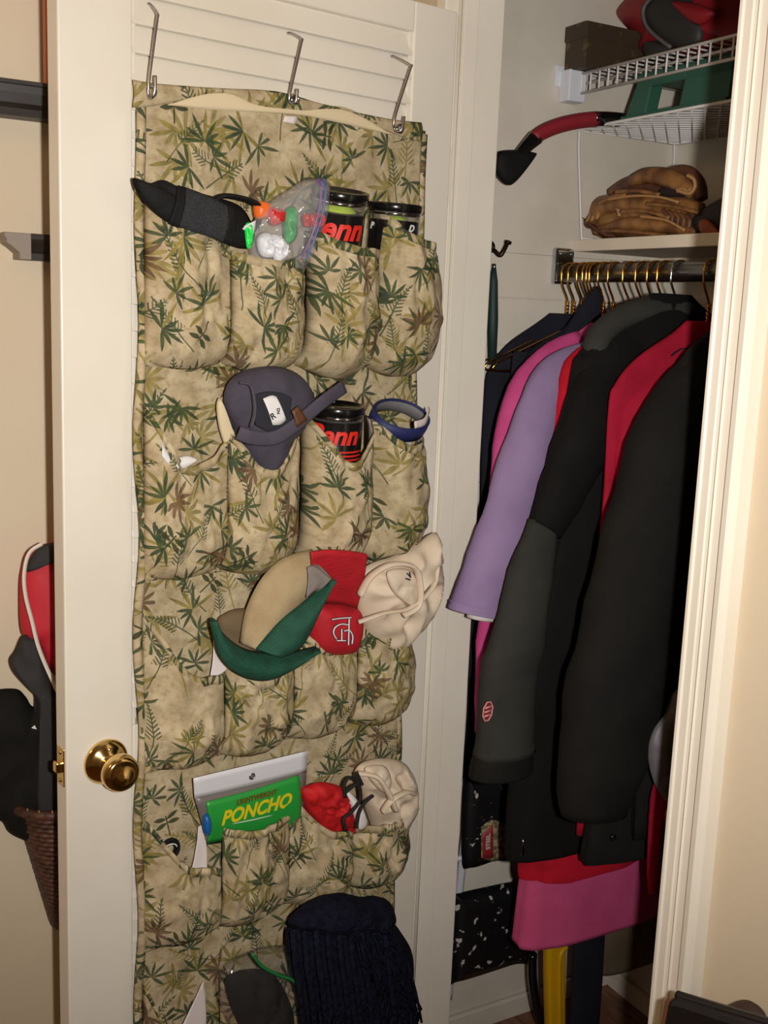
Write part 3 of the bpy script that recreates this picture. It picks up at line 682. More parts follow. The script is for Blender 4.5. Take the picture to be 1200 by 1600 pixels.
# two cream cloth hats
cream_hat = mat('cream_cotton_hat', rgb(224, 206, 182), .85, var=rgb(212, 192, 166), vs=18, bump=.35, bs=50)
t_ = thing('bucket_hat', 'crumpled cream cotton hat bulging from third row right pocket', 'hat', PD(620, 985, .05), 'cream hats in the pockets')
pillow([(557, 940), (560, 905), (578, 882), (618, 868), (654, 850), (682, 832), (688, 872), (687, 928), (672, 962), (646, 996), (604, 1030), (572, 990)], 'D', (833, .085, 1020, .040), .036, .030, 18, 90, .018, 26, 6, .55, 2.6).build('crown', cream_hat, t_)
mb = MB(); mb.tube(smooth_path([PD(562, 930, .110), PD(580, 900, .120), PD(612, 882, .124), PD(646, 886, .124), PD(656, 912, .122), PD(654, 946, .118), PD(630, 962, .112)], 30), .008, 8, .5, nd); mb.build('brim_fold', cream_hat, t_)
pillow([(606, 892), (640, 890), (652, 912), (650, 946), (630, 940), (610, 918)], 'D', .116, .008, .01, 8, 32, .005, 60, 3, .4).build('folded_panel', cream_hat, t_)
mb = MB(); mb.tube(smooth_path([PD(560, 972, .10), PD(600, 958, .115), (PD(640, 950, .118)), PD(676, 918, .11), PD(684, 880, .10)], 24), .006, 8, .5, nd); mb.build('brim_fold', cream_hat, t_)
for pts in ([(636, 896), (642, 902)], [(634, 904), (641, 906)], [(640, 894), (641, 900)]):
    mb = MB(); mb.tube([PD(a, b, .1265) for a, b in pts], .0012, 6); mb.build('stitched_mark', navy_thread, t_)
t_ = thing('bucket_hat', 'small folded cream cloth hat in fourth row right pocket', 'hat', PD(605, 1275, .05), 'cream hats in the pockets')
pillow([(556, 1206), (574, 1190), (608, 1185), (636, 1196), (648, 1226), (648, 1266), (620, 1310), (590, 1310), (568, 1250)], 'D', (1190, .070, 1310, .034), .032, .03, 16, 80, .014, 34, 9, .55, 2.5).build('crown', cream_hat, t_)
mb = MB(); mb.tube(smooth_path([PD(560, 1208, .095), PD(588, 1214, .108), PD(606, 1238, .110), PD(618, 1266, .106)], 20), .008, 8, .5, nd); mb.build('brim_fold', cream_hat, t_)
pillow([(570, 1200), (600, 1196), (612, 1220), (604, 1240), (584, 1226)], 'D', .098, .008, .01, 6, 26, .005, 60, 5, .4).build('folded_panel', cream_hat, t_)
mb = MB(); mb.tube(smooth_path([PD(598, 1268, .10), PD(612, 1250, .110), PD(634, 1238, .108), PD(646, 1240, .10)], 18), .007, 8, .5, nd); mb.build('brim_fold', cream_hat, t_)

# poncho packet, fourth row
t_ = thing('poncho_packet', 'flat packet of lightweight poncho, green card under white header, fourth row', 'packet', PD(400, 1300, .045))
green_card = mat('green_card', rgb(40, 158, 62), .4, coat=.2); header = mat('white_header_card', rgb(224, 224, 228), .5); brown_ink = mat('brown_ink', rgb(116, 84, 30), .5); yellow_ink = mat('yellow_ink', rgb(236, 218, 34), .5); grey_edge = mat('grey_packet_film', rgb(120, 112, 108), .4); blue_pl = mat('blue_plastic', rgb(22, 92, 160), .4)
mb = ruled([(302, 1216), (390, 1195), (481, 1173)], [(304, 1248), (392, 1228), (479, 1206)], 'D', (1170, .068, 1320, .036), (1170, .068, 1320, .036), 12, 4); mb.build('header_card', header, t_, solid=.0012)
mb = ruled([(304, 1247), (392, 1227), (479, 1205)], [(322, 1320), (400, 1310), (468, 1296)], 'D', (1170, .065, 1320, .033), (1170, .065, 1320, .033), 12, 6, .003); mb.build('packet_film', grey_edge, t_, solid=.001)
mb = ruled([(322, 1253), (395, 1234), (467, 1211)], [(324, 1318), (398, 1306), (468, 1290)], 'D', (1170, .068, 1320, .036), (1170, .068, 1320, .036), 16, 8, .006); mb.build('printed_card', green_card, t_, solid=.002)
mb = MB(); c = PD(394, 1213, .061); mb.tube([c + dd*(.0045*math.cos(q*math.pi/8)) + up*(.0045*math.sin(q*math.pi/8)) for q in range(16)], .0012, 6, closed=True); mb.build('hang_hole_rim', steel_wire, t_)
mb = MB(); mb.lathe([(0, 0), (.0042, .0001), (.0042, .0008), (0, .0009)], PD(394, 1213, .0598), nd, 18); mb.build('hang_hole', mat('hole_shadow_cloth', rgb(104, 92, 84), .8), t_)
for wd, px_, py_, sz_, m_, off, shr in (('LIGHTWEIGHT', 402, 1246, .0108, brown_ink, .0003, 0), ('PONCHO', 402, 1265, .0285, yellow_ink, .0009, .14)):
    c1 = PD(px_, py_, .0580 if wd == 'PONCHO' else .0590); b = MB(); tl = Matrix.Rotation(0, 3, 'Z')
    text_mesh(wd, sz_, b, lambda v: c1 + dd*v.x + (up*.977+nd*.213)*(v.y*1.25) + nd*v.z, shr, off, .0004, 1.02); b.build('printed_word', m_, t_, False)
mb = MB(); mb.tube(smooth_path([PD(326, 1293, .046), PD(395, 1281, .052), PD(460, 1264, .052)], 12), .0008, 6); mb.build('printed_rule', white_print, t_)
pillow([(318, 1276), (326, 1272), (330, 1290), (326, 1306), (318, 1300)], 'D', .056, .008, .008, 5, 20).build('blue_insert', blue_pl, t_)

# red drawstring pouch with black cord, fourth row
red_nylon = mat('red_pouch_cloth', rgb(206, 20, 26), .7, var=rgb(170, 12, 18), vs=40, bump=.5, bs=70)
cord = mat('black_cord', rgb(26, 24, 26), .8, bump=.5, bs=400)
t_ = thing('drawstring_pouch', 'red gathered cloth pouch with black drawstring in fourth row', 'pouch', PD(520, 1300, .05))
pillow([(468, 1236), (486, 1226), (508, 1222), (534, 1230), (548, 1246), (556, 1272), (560, 1300), (540, 1330), (500, 1320), (478, 1270)], 'D', (1222, .062, 1330, .012), .024, .026, 12, 60, .009, 60, 12, .6, 2.5).build('pouch_body', red_nylon, t_)
pillow([(540, 1236), (550, 1240), (566, 1262), (574, 1288), (562, 1298), (552, 1270)], 'D', .070, .008, .01, 6, 26, .003, 50).build('white_lining_fold', paper, t_)
for pts in ([(540, 1246), (538, 1226), (546, 1215), (558, 1220), (563, 1236), (562, 1252), (548, 1270), (537, 1280), (541, 1298)], [(540, 1238), (552, 1228), (560, 1226)], [(583, 1243), (570, 1254), (561, 1270), (557, 1294)], [(558, 1218), (557, 1208), (566, 1226)]):
    mb = MB(); mb.tube(smooth_path([PD(a, b, .100) for a, b in pts], 26), .0030, 8); mb.build('drawcord', cord, t_)

# small things
t_ = thing('folded_paper', 'crumpled white paper tucked into second row left pocket', 'paper', PD(280, 730, .03))
strip('paper_sheet', [(250, 684), (262, 705), (276, 722)], [(252, 712), (262, 724), (276, 732)], .038, .046, paper, t_, .004, .0008)
strip('paper_sheet', [(276, 716), (292, 712), (306, 716)], [(272, 732), (290, 732), (304, 722)], .044, .046, paper, t_, .004, .0008)
t_ = thing('coiled_cable', 'small black coiled cable peeking from fourth row left pocket', 'cable', PD(268, 1345, .03))
for q, r_ in enumerate((.009, .012, .014)):
    c = PD(266, 1327, .019+.004*q); mb = MB(); mb.tube([c + dd*(r_*math.cos(a*math.pi/10)) + up*(r_*1.1*math.sin(a*math.pi/10)) for a in range(20)], .003, 8, closed=True); mb.build('cable_loop', nylon, t_)
mb = MB(); c = PD(266, 1326, .033); mb.tube([c + dd*(.011*math.cos(a*math.pi/12)) + up*(.007*math.sin(a*math.pi/12)) for a in range(12)], .001, 6); mb.build('cable_tie', paper, t_)
for lab, A, B, n1, n2 in (('white cloth liner showing at third row left pocket', [(334, 998), (340, 1012), (350, 1030)], [(328, 1062), (340, 1058), (354, 1046)], .036, .046), ('white cloth liner standing at fourth row left pocket edge', [(310, 1292), (316, 1290), (320, 1296)], [(298, 1364), (312, 1372), (324, 1370)], .032, .04), ('white cloth liner at the lowest left pocket', [(316, 1536), (318, 1534), (320, 1540)], [(264, 1640), (300, 1650), (322, 1640)], .034, .044)):
    mb = ruled(A, B, 'D', n1, n2, 10, 8, .003, 0, None, .002, 50); tag(mb.build('pocket_liner', lining, None, solid=.001), lab, 'cloth', 'white pocket liners')

# dark knitted scarf with fringe, lowest row
knit = mat('dark_navy_knit', rgb(27, 29, 44), .95, spec=.1, var=rgb(18, 18, 29), vs=90, bump=.7, bs=220, weave=110)
t_ = thing('knit_scarf', 'dark navy knitted scarf with fringe hanging from the lowest row', 'scarf', PD(550, 1640, .06))
pillow([(452, 1446), (466, 1424), (500, 1404), (536, 1397), (572, 1404), (600, 1403), (616, 1422), (612, 1444), (570, 1456), (510, 1458)], 'D', .108, .034, .03, 12, 60, .006, 40, 5, .3, 2.5).build('folded_roll', knit, t_)
pillow([(446, 1470), (458, 1444), (520, 1440), (600, 1436), (630, 1462), (646, 1500), (640, 1560), (616, 1620), (560, 1650), (500, 1640), (478, 1580), (456, 1520)], 'D', .096, .034, .03, 14, 70, .008, 30, 15, .3, 2.6).build('scarf_body', knit, t_)
for q in range(9):
    mb = MB(); x0 = 462+q*18; mb.tube(smooth_path([PD(x0-4, 1452+2*(q % 2), .128), PD(x0, 1500, .138), PD(x0+8, 1560, .136), PD(x0+14, 1620, .125)], 14), .0062, 8, .5, dd); mb.build('knit_rib', knit, t_)
fr = MB(); rg = random.Random(4)
for q in range(90):
    u = q/89; bx, by = (560+u*84, 1440+u*66) if q % 2 else (500+u*150, 1600-abs(u-.5)*40)
    if q % 2: ex, ey = bx+rg.uniform(6, 20), by+rg.uniform(46, 100)
    else: ex, ey = bx+rg.uniform(-14, 10), by+rg.uniform(40, 90)
    bx += rg.uniform(-30, 0)
    n_ = .13+rg.uniform(-.02, .012); fr.tube(smooth_path([PD(bx, by, n_), PD((bx+ex)/2+rg.uniform(-5, 5), (by+ey)/2, n_+.008), PD(ex, ey, n_-.004)], 7), .0024, 5)
for q in range(46):
    u = q/45; bx, by = 612+u*34-30*abs(u-.5), 1436+u*170
    n_ = .118+rg.uniform(-.02, .016); ln = rg.uniform(30, 64)
    fr.tube(smooth_path([PD(bx-16, by, n_), PD(bx+ln*.25, by+ln*.4, n_+.006), PD(bx+ln*.34+rg.uniform(-6, 6), by+ln, n_-.004)], 7), .0024, 5)
fo = fr.build('fringe', knit, t_); fo['kind'] = 'stuff'

# smoky zip bag with a green seal, lowest row
t_ = thing('zip_bag', 'clear zip bag with green seal and dark contents, lowest row', 'bag', PD(415, 1620, .05))
pillow([(340, 1534), (356, 1504), (398, 1484), (440, 1477), (464, 1492), (480, 1530), (494, 1580), (496, 1640), (400, 1650), (352, 1590)], 'D', .085, .028, .028, 10, 60, .008, 35, 21, .5, 2.8).build('bag_film', film2, t_)
pillow([(352, 1540), (380, 1516), (420, 1518), (446, 1550), (460, 1600), (440, 1640), (390, 1630)], 'D', .082, .020, .02, 10, 48, .008, 40, 17, .5).build('dark_contents', mat('dark_folded_cloth', rgb(17, 16, 16), .9, bump=.3), t_)
mb = MB(); mb.tube(smooth_path([PD(a, b, .118) for a, b in [(394, 1490), (410, 1510), (436, 1524), (460, 1534), (472, 1566), (476, 1620)]], 26), .0026, 8); mb.build('seal_strip', mat('green_zip_seal', rgb(34, 128, 62), .35), t_)
# ------------------------------------------------------------------ closet shelves and rod
wire_white = mat('white_vinyl_wire', rgb(226, 222, 220), .4); white_plastic = mat('white_plastic_bracket', rgb(228, 230, 238), .45)
shelf_paint = mat('shelf_white_paint', rgb(236, 224, 204), .5, var=rgb(226, 212, 190), vs=8); shelf_under = mat('shelf_grey_underside', rgb(196, 194, 192), .6)
RY, RZ = .365, 1.638
t_ = thing('wooden_shelf', 'white painted wooden shelf above the clothes rod', 'shelf', (.45, .52, 1.683))
slab('shelf_board', WX+.001, 1.14, .398, WB-.001, 1.683, 1.706, shelf_paint, t_, .002)
slab('shelf_cleat', WX+.001, 1.14, WB-.02, WB-.001, 1.655, 1.683, shelf_paint, t_, .002)
t_ = thing('closet_rod', 'grey steel clothes rod with chrome end bracket', 'rod', (WX, RY, RZ))
MB().tube([(WX+.004, RY, RZ), (1.14, RY, RZ)], .0172, 24).build('rod_tube', mat('brushed_steel_rod', rgb(150, 146, 140), .32, 1), t_)
fb = slab('end_bracket', WX+.0005, WX+.016, RY-.024, RY+.024, RZ-.022, RZ+.050, chrome, t_, .006)
for yy, zz in ((-.012, .038), (.014, .038), (-.018, -.010), (-.018, .018)):
    MB().lathe([(0, 0), (.003, 0), (.002, .0015), (0, .002)], (WX+.016, RY+yy, RZ+zz), (1, 0, 0), 10).build('bracket_screw', chrome, fb)
# upper wire shelf
t_ = thing('wire_shelf', 'upper white wire shelf with dropped front lip', 'shelf', (.3, .5, 1.986))
ZT, ZL, YF = 2.012, 1.976, .362
for y_, z_, nm in ((YF, ZT, 'lip_rail'), (YF, ZL, 'lip_rail'), (YF+.012, ZT-.016, 'lip_rail'), (.52, ZT-.004, 'cross_rail'), (WB-.012, ZT-.004, 'cross_rail')):
    MB().tube([(WX+.03, y_, z_), (1.12, y_, z_)], .0030, 8).build(nm, wire_white, t_)
dw = MB(); dw.tube([(WX+.034, WB-.006, ZT), (WX+.034, YF+.004, ZT), (WX+.034, YF, ZT-.003), (WX+.034, YF, ZL)], .0019, 6); d0 = dw.build('deck_wire', wire_white, t_)
for i in range(1, 45):
    o = d0.copy(); col.objects.link(o); o.location = d0.location + Vector((.0254*i, 0, 0))
slab('end_bracket', WX+.001, WX+.034, YF-.030, YF+.012, ZL-.016, ZT+.006, white_plastic, t_, .003)
slab('bracket_flange', WX+.0005, WX+.006, YF-.042, YF+.02, ZL+.012, ZT+.016, white_plastic, t_, .002)
# lower mesh rack on legs
t_ = thing('wire_rack', 'low white mesh rack standing on the wooden shelf', 'rack', (.2, .5, 1.706))
ZR, YR = 1.914, .376
fr = [(WX+.012, YR, ZR), (.95, YR, ZR), (.95, .636, ZR), (WX+.012, .636, ZR)]
MB().tube(fr, .003, 8, closed=True).build('rack_frame', wire_white, t_)
mb = MB(); w_, d_, p_ = .95-WX-.012, .636-YR, .034; n_ = int((w_+d_)/p_)
for i in range(n_):
    for sg in (1, -1):
        a = i*p_; x0, y0 = a, 0
        if a > w_: x0, y0 = w_, a-w_
        x1, y1 = a-d_, d_
        if x1 < 0: x1, y1 = 0, a
        if sg < 0: x0, x1 = w_-x0, w_-x1
        if abs(x0-x1)+abs(y0-y1) > .01: mb.tube([(WX+.012+x0, YR+y0, ZR), (WX+.012+x1, YR+y1, ZR)], .0020, 5)
o = mb.build('mesh_deck', wire_white, t_); o['kind'] = 'stuff'
for x_, y_ in ((WX+.014, YR+.004), (WX+.014, .630), (.94, YR+.004), (.94, .63)):
    yb = max(y_, .402); MB().tube(smooth_path([(x_, y_, ZR), (x_, y_+.003, ZR-.05), (x_, yb+.001, 1.715), (x_+.001, yb+.004, 1.7095), (x_+.006, yb+.03, 1.709)], 20), .0026, 8).build('rack_leg', wire_white, t_)

# ------------------------------------------------------------------ things on the shelves
boxmat = mat('dark_brown_printed_box', rgb(64, 50, 34), .6, var=rgb(104, 80, 40), vs=40, vlo=.60, vhi=.70)
t_ = thing('cardboard_box', 'long dark brown printed box on the upper wire shelf', 'box', (WX+.07, .5, ZT+.003))
slab('box_body', WX+.008, WX+.070, .337, .640, ZT+.004, ZT+.082, boxmat, t_, .002); slab('box_lid', WX+.006, WX+.072, .335, .642, ZT+.056, ZT+.085, boxmat, t_, .002)
dred = mat('dark_red_cloth', rgb(140, 22, 30), .55, bump=.15, bs=60); blackish = mat('black_coated_cloth', rgb(44, 42, 40), .6, bump=.15, bs=60); greypipe = mat('grey_piping', rgb(96, 92, 88), .6)
t_ = thing('sports_bag', 'dark red and black rounded bag on the upper wire shelf', 'bag', (.12, .5, ZT+.003))
pillow([(964, 24), (972, 6), (1000, -14), (1060, -30), (1150, -40), (1260, -20), (1290, 60), (1260, 100), (1160, 82), (1060, 88), (1004, 84), (1006, 60), (985, 48)], 'Y', .48, .05, .05, 10, 64).build('bag_body', dred, t_)
pillow([(1004, 28), (1008, 6), (1026, -12), (1060, -20), (1090, 10), (1100, 40), (1094, 70), (1060, 76), (1030, 62)], 'Y', .435, .018, .02, 8, 48).build('front_flap', blackish, t_)
mb = MB(); mb.tube(smooth_path([PY(a, b, .420) for a, b in [(1022, -8), (1006, 12), (1008, 36), (1022, 54), (1048, 74)]], 20), .0035, 8); mb.build('flap_piping', greypipe, t_)
pillow([(1050, 2), (1090, 6), (1118, 18), (1112, 30), (1092, 40), (1066, 24)], 'Y', .418, .014, .01, 7, 36).build('side_pad', dred, t_)
pillow([(1006, 68), (1030, 64), (1050, 74), (1048, 92), (1012, 90)], 'Y', .44, .016, .016, 6, 30).build('base_panel', blackish, t_)
# green plastic stool lying on the rack
grn = mat('dark_green_plastic', rgb(48, 92, 76), .5)
t_ = thing('step_stool', 'dark green plastic step stool standing on the mesh rack', 'stool', (.15, .48, ZR+.002))
g0 = ZR+.0035
mb = MB(); mb.prism([(-.055, .385, g0), (-.030, .385, g0+.001), (.000, .385, g0+.004), (.004, .395, g0+.072), (-.034, .395, g0+.072)], (0, .03, 0)); mb.build('leg_panel', grn, t_, False, .003)
mb = MB(); mb.prism([(.085, .385, g0+.002), (.200, .385, g0+.002), (.196, .395, g0+.072), (.089, .395, g0+.072)], (0, .03, 0)); mb.build('leg_panel', grn, t_, False, .003)
mb = MB(); mb.prism([(-.050, .560, g0+.002), (.200, .560, g0+.002), (.196, .55, g0+.05), (-.034, .55, g0+.05)], (0, .012, 0)); mb.build('rear_skirt', grn, t_, False, .003)
slab('top_plate', -.036, .2, .390, .560, g0+.066, g0+.078, grn, t_, .003)
slab('front_skirt', 0, .09, .392, .400, g0+.052, g0+.068, grn, t_, .002); slab('foot_rail', -.06, .2, .380, .392, g0, g0+.006, grn, t_, .002); slab('leg_rib', .060, .072, .45, .56, g0, g0+.066, grn, t_, .002); slab('leg_rib', .035, .047, .45, .56, g0, g0+.066, grn, t_, .002)
# curved red brush handle
t_ = thing('snow_brush', 'curved red and black brush handle poking out over the mesh rack', 'brush', PX(940, 195, -.10))
P_ = smooth_path([PX(a, b, -.10) for a, b in [(806, 248), (826, 226), (850, 206), (890, 192), (940, 186), (990, 190)]], 40)
redh = mat('red_ribbed_grip', rgb(146, 34, 48), .6, bump=.4, bs=120)
mb = MB(); mb.tube(P_[11:31], .0150, 12, .8); mb.build('grip', redh, t_)
mb = MB(); mb.tube(P_[:13], [.008+.007*i/12 for i in range(13)], 12, .8); mb.build('handle_end', black_plastic, t_)
mb = MB(); mb.tube(P_[29:], .0148, 12, .8); mb.build('handle_shaft', black_plastic, t_)
pillow([(776, 240), (800, 234), (834, 238), (836, 246), (806, 284), (790, 288), (774, 268)], 'X', -.10, .012, .012, 6, 40, 0, 20, 0, 0, 5).build('brush_head', nylon, t_)
# baseball glove
gl = mat('brown_glove_leather', rgb(104, 66, 36), .5, var=rgb(158, 112, 62), vs=24, bump=.9, bs=28); gl2 = mat('dark_glove_leather', rgb(80, 46, 30), .55, var=rgb(116, 72, 42), vs=30, bump=.9, bs=36); lace = mat('tan_leather_lace', rgb(176, 132, 82), .6)
t_ = thing('baseball_glove', 'worn brown leather baseball glove lying on the wooden shelf', 'glove', PY(1000, 370, .47))
G = .44
pillow([(902, 352), (908, 325), (930, 308), (980, 300), (1040, 300), (1092, 318), (1102, 345), (1086, 366), (1040, 372), (960, 373), (916, 370)], 'Y', G+.03, .045, .04, 12, 64, .006, 25, 2, .3, 2.6).build('palm', gl, t_)
for pts, r_, m_ in (([(918, 350), (950, 322), (1000, 318), (1050, 332), (1085, 352)], [.012, .017, .018, .016, .010], gl), ([(955, 300), (985, 288), (1020, 290), (1060, 312)], [.010, .016, .017, .013], gl2), ([(985, 284), (1015, 274), (1050, 280), (1084, 300)], [.010, .016, .018, .013], gl), ([(1035, 278), (1066, 270), (1088, 286), (1096, 312)], [.011, .016, .016, .012], gl2), ([(930, 362), (980, 350), (1040, 352), (1090, 362)], [.008, .014, .015, .010], gl), ([(1020, 312), (1060, 318), (1096, 326)], [.010, .013, .011], gl)):
    pp = smooth_path([PY(a, b, G-.012 if m_ is gl else G+.005) for a, b in pts], 22); rr = [v.x for v in smooth_path([(q, 0, 0) for q in r_], 22)]
    mb = MB(); mb.tube(pp, rr, 12, .9); mb.build('finger_stall', m_, t_)
for k_ in range(3):
    mb = MB(); mb.tube(smooth_path([PY(a, b, G-.022) for a, b in [(916+k_*8, 348-k_*3), (932+k_*6, 326-k_*2), (958+k_*3, 314+k_*6), (968, 322+k_*8)]], 16), .0035, 8); mb.build('web_strap', lace, t_)
for k_ in range(14):
    a = k_/13; px_, py_ = 905+a*52, 338+30*math.sin(a*1.57)
    mb = MB(); mb.tube([PY(px_-3, py_-7, G-.008), PY(px_+1, py_, G-.026), PY(px_+6, py_+5, G-.014)], .0028, 6); mb.build('binding_lace', gl2, t_)
for pts in ([(948, 312), (990, 306), (1030, 308), (1060, 316)], [(1000, 338), (1040, 344), (1070, 360)], [(1058, 300), (1066, 294), (1080, 302), (1086, 292)]):
    mb = MB(); mb.tube(smooth_path([PY(a, b, G-.032) for a, b in pts], 18), .0026, 8); mb.build('lacing', lace, t_)
pillow([(1030, 296), (1050, 288), (1074, 292), (1078, 304), (1054, 308), (1034, 306)], 'Y', G-.018, .006, .006, 5, 28).build('finger_opening_shade', mat('glove_hollow_shade', rgb(34, 22, 16), .9), t_)  # dark pad for the cavity, shade painted on instead of a real hollow
mb = MB(); mb.tube(smooth_path([PY(a, b, G-.034) for a, b in [(1058, 296), (1066, 300), (1078, 302), (1086, 292), (1084, 280), (1074, 274)]], 22), .0035, 8); mb.build('wrist_loop', lace, t_)
for k_ in range(5):
    mb = MB(); mb.tube(smooth_path([PY(a, b, G-.030) for a, b in [(1036+k_*9, 328+k_*2), (1042+k_*9, 336+k_*2), (1040+k_*9, 348+k_*2)]], 10), .0042, 7); mb.build('heel_pleat', gl2, t_)
for pts in ([(936, 318), (960, 306), (978, 304)], [(962, 300), (996, 298), (1030, 304)], [(970, 330), (1010, 330), (1046, 340)], [(940, 360), (990, 362), (1040, 368)], [(1010, 318), (1050, 322), (1092, 332)]):
    mb = MB(); mb.tube(smooth_path([PY(a, b, G-.031) for a, b in pts], 14), .0045, 7, .6); mb.build('leather_fold', gl, t_)
# dark shoe-like thing at the right end of the shelf
t_ = thing('small_pouch', 'black pouch with orange patch at the right end of the wooden shelf', 'pouch', PY(1110, 366, .42))
pillow([(1080, 350), (1092, 334), (1122, 312), (1170, 296), (1200, 330), (1190, 368), (1100, 366)], 'Y', .425, .02, .03, 8, 40).build('pouch_body', blackish, t_)
pillow([(1092, 346), (1104, 342), (1116, 352), (1122, 364), (1096, 364)], 'Y', .402, .006, .006, 6, 26).build('orange_patch', mat('orange_leather_patch', rgb(160, 82, 48), .5), t_)

# ------------------------------------------------------------------ coat hooks and folded umbrella on the end wall
bronze = mat('dark_bronze', rgb(58, 46, 38), .35, .9)
t_ = thing('coat_hook', 'dark bronze coat hook on the closet wall beside the door jamb', 'hook', PX(770, 390, WX))
MB().tube(smooth_path([PX(764, 386, WX+.002), PX(772, 391, WX+.020), PX(781, 399, WX+.030), PX(787, 392, WX+.034), PX(793, 379, WX+.034)], 24), .0042, 10).build('hook_arm', bronze, t_)
MB().lathe([(0, 0), (.007, .001), (.007, .006), (0, .008)], PX(793, 379, WX+.034)-Vector((0, 0, .003)), (0, .3, 1), 12).build('hook_tip', bronze, t_)
MB().lathe([(0, 0), (.013, 0), (.012, .004), (0, .005)], PX(764, 386, WX), (1, 0, 0), 18).build('hook_plate', bronze, t_)
t_ = thing('folded_umbrella', 'narrow dark green folded umbrella hanging on the wall by the jamb', 'umbrella', PX(771, 560, WX+.03))
MB().tube([PX(772, 418, WX+.03), PX(771, 440, WX+.03), PX(770, 500, WX+.03), PX(769, 570, WX+.03)], [.004, .0085, .0105, .008], 12).build('umbrella_canopy', mat('dark_green_cloth', rgb(26, 52, 46), .6), t_)
MB().tube([PX(772, 412, WX+.03), PX(772, 422, WX+.03)], .004, 8).build('umbrella_tip', chrome, t_)

# ------------------------------------------------------------------ hangers
def make_hanger(name, m, w_=.205):
    r_ = .0021; R_ = .0195
    t_ = thing(name, 'x', 'hanger', (0, RY, RZ))
    arc = [(0, RY + R_*math.cos(a), RZ + R_*math.sin(a)) for a in [math.radians(-35 + 215*i/18) for i in range(19)]]
    arc += [(0, RY-.0193, RZ-.006), (0, RY-.0185, RZ-.018), (0, RY-.011, RZ-.033), (0, RY-.003, RZ-.046), (0, RY, RZ-.056), (0, RY, RZ-.060)]
    MB().tube(smooth_path(arc, 44), r_, 8).build('hook', m, t_)
    mb = MB()
    for ph in (0, math.pi):
        mb.tube([(.0021*math.cos(ph+i*.75), RY+.0021*math.sin(ph+i*.75), RZ-.054-.0016*i) for i in range(24)], r_, 6)
    mb.build('twisted_neck', m, t_)
    pts = [(0, RY, RZ-.09), (0, RY+.012, RZ-.096), (0, RY+w_-.01, RZ-.175), (0, RY+w_, RZ-.184), (0, RY+w_-.006, RZ-.190), (0, RY, RZ-.192), (0, RY-w_+.006, RZ-.190), (0, RY-w_, RZ-.184), (0, RY-w_+.01, RZ-.175), (0, RY-.012, RZ-.096)]
    path = []
    for i, p in enumerate(pts): path.append(p)
    MB().tube(path, r_, 8, closed=True).build('shoulder_frame', m, t_)
    return t_
HX = [-.158, -.138, -.112, -.094, -.084, -.074, -.050, -.022, .021, .055, .082, .110, .145, .219]
ordn = ['first', 'second', 'third', 'fourth', 'fifth', 'sixth', 'seventh', 'eighth', 'ninth', 'tenth', 'eleventh', 'twelfth']
h0 = make_hanger('wire_hanger', gold); h1 = None
rg = random.Random(3); gi = 0
for i, x_ in enumerate(HX):
    if i == 12:
        o = make_hanger('wire_hanger', chrome, .14); lab = 'silver wire hanger, the only one not gold, right of the gold row'
    else:
        if i == 3: h1 = make_hanger('wire_hanger', gold, .10)
        o = h0 if i == 0 else h1 if i == 3 else copy_tree(h0 if i < 3 else h1)
        if i == 13: lab = 'lone gold wire hanger at the right end next to the door casing'
        else: lab = ordn[gi] + ' gold wire hanger on the rod counted from the chrome end bracket'; gi += 1
    o['label'] = lab; o['group'] = 'hangers on the rod'; o.location = (x_, RY, RZ); o.rotation_euler = (0, 0, 0 if i < 3 else rg.uniform(-.10, .10))

# ------------------------------------------------------------------ clothes
def cloth(nm, c, c2=None, **kw): return mat(nm, c, kw.pop('rough', .85), var=c2, vs=12, bump=kw.pop('bump', .25), bs=kw.pop('bs', 80), spec=kw.pop('spec', .2), **kw)
pink_nylon = cloth('pink_nylon', rgb(208, 82, 140), rgb(196, 70, 128)); pink_wool = cloth('rose_pink_wool', rgb(204, 84, 132), rgb(194, 76, 122), bs=200)
purple = cloth('lilac_nylon', rgb(152, 130, 168), rgb(142, 120, 158)); crimson = cloth('crimson_fleece', rgb(168, 24, 52), rgb(150, 18, 44)); redcl = cloth('bright_red_cloth', rgb(190, 22, 46), rgb(170, 18, 36))
charcoal = cloth('charcoal_fleece', rgb(56, 56, 52), rgb(48, 48, 45), bs=200); navycl = cloth('dark_navy_cloth', rgb(32, 32, 42), rgb(26, 26, 34)); taupe = cloth('grey_taupe_cloth', rgb(112, 100, 88), rgb(100, 90, 78)); sage = cloth('pale_sage_cloth', rgb(150, 160, 146), rgb(138, 150, 136))
deep_black = cloth('deep_black_fleece', rgb(19, 18, 18), rgb(15, 14, 14), bs=200); olive_cl = cloth('olive_grey_wool', rgb(104, 90, 72), rgb(92, 80, 62), bs=200); offw = cloth('off_white_cloth', rgb(214, 206, 200)); satin = mat('grey_satin_lining', rgb(96, 94, 98), .5, bump=.5, bs=25, sheen=.2)

def garment(name, lab, cat, X_, m, secs, sleeve=None, seed=1, smat=None, **kw):
    t_ = thing(name, lab, cat, (X_, RY, secs[-1][0]), 'clothes on the closet rod')
    loft(body_rings(secs, seed=seed, **kw)).build('body', m, t_)
    if sleeve: loft(sleeve_rings(sleeve, seed=seed+.5)).build('sleeve', smat or m, t_)
    return t_
def body(X_, hem, w=.205, th=.026, wh=None, yc=None, z0=1.585):
    wh = wh or w; yc = yc or RY
    return [(z0, X_, RY, .045, .014), (z0-.02, X_, RY, .075, .018), (z0-.06, X_, RY, .14, .022), (z0-.105, X_, RY, w*.93, th), (z0-.16, X_, RY, w, th), (1.1, X_, yc, w*.97, th), ((1.1+hem)/2, X_, yc, (w+wh)/2*.97, th), (hem, X_, yc, wh, th)]

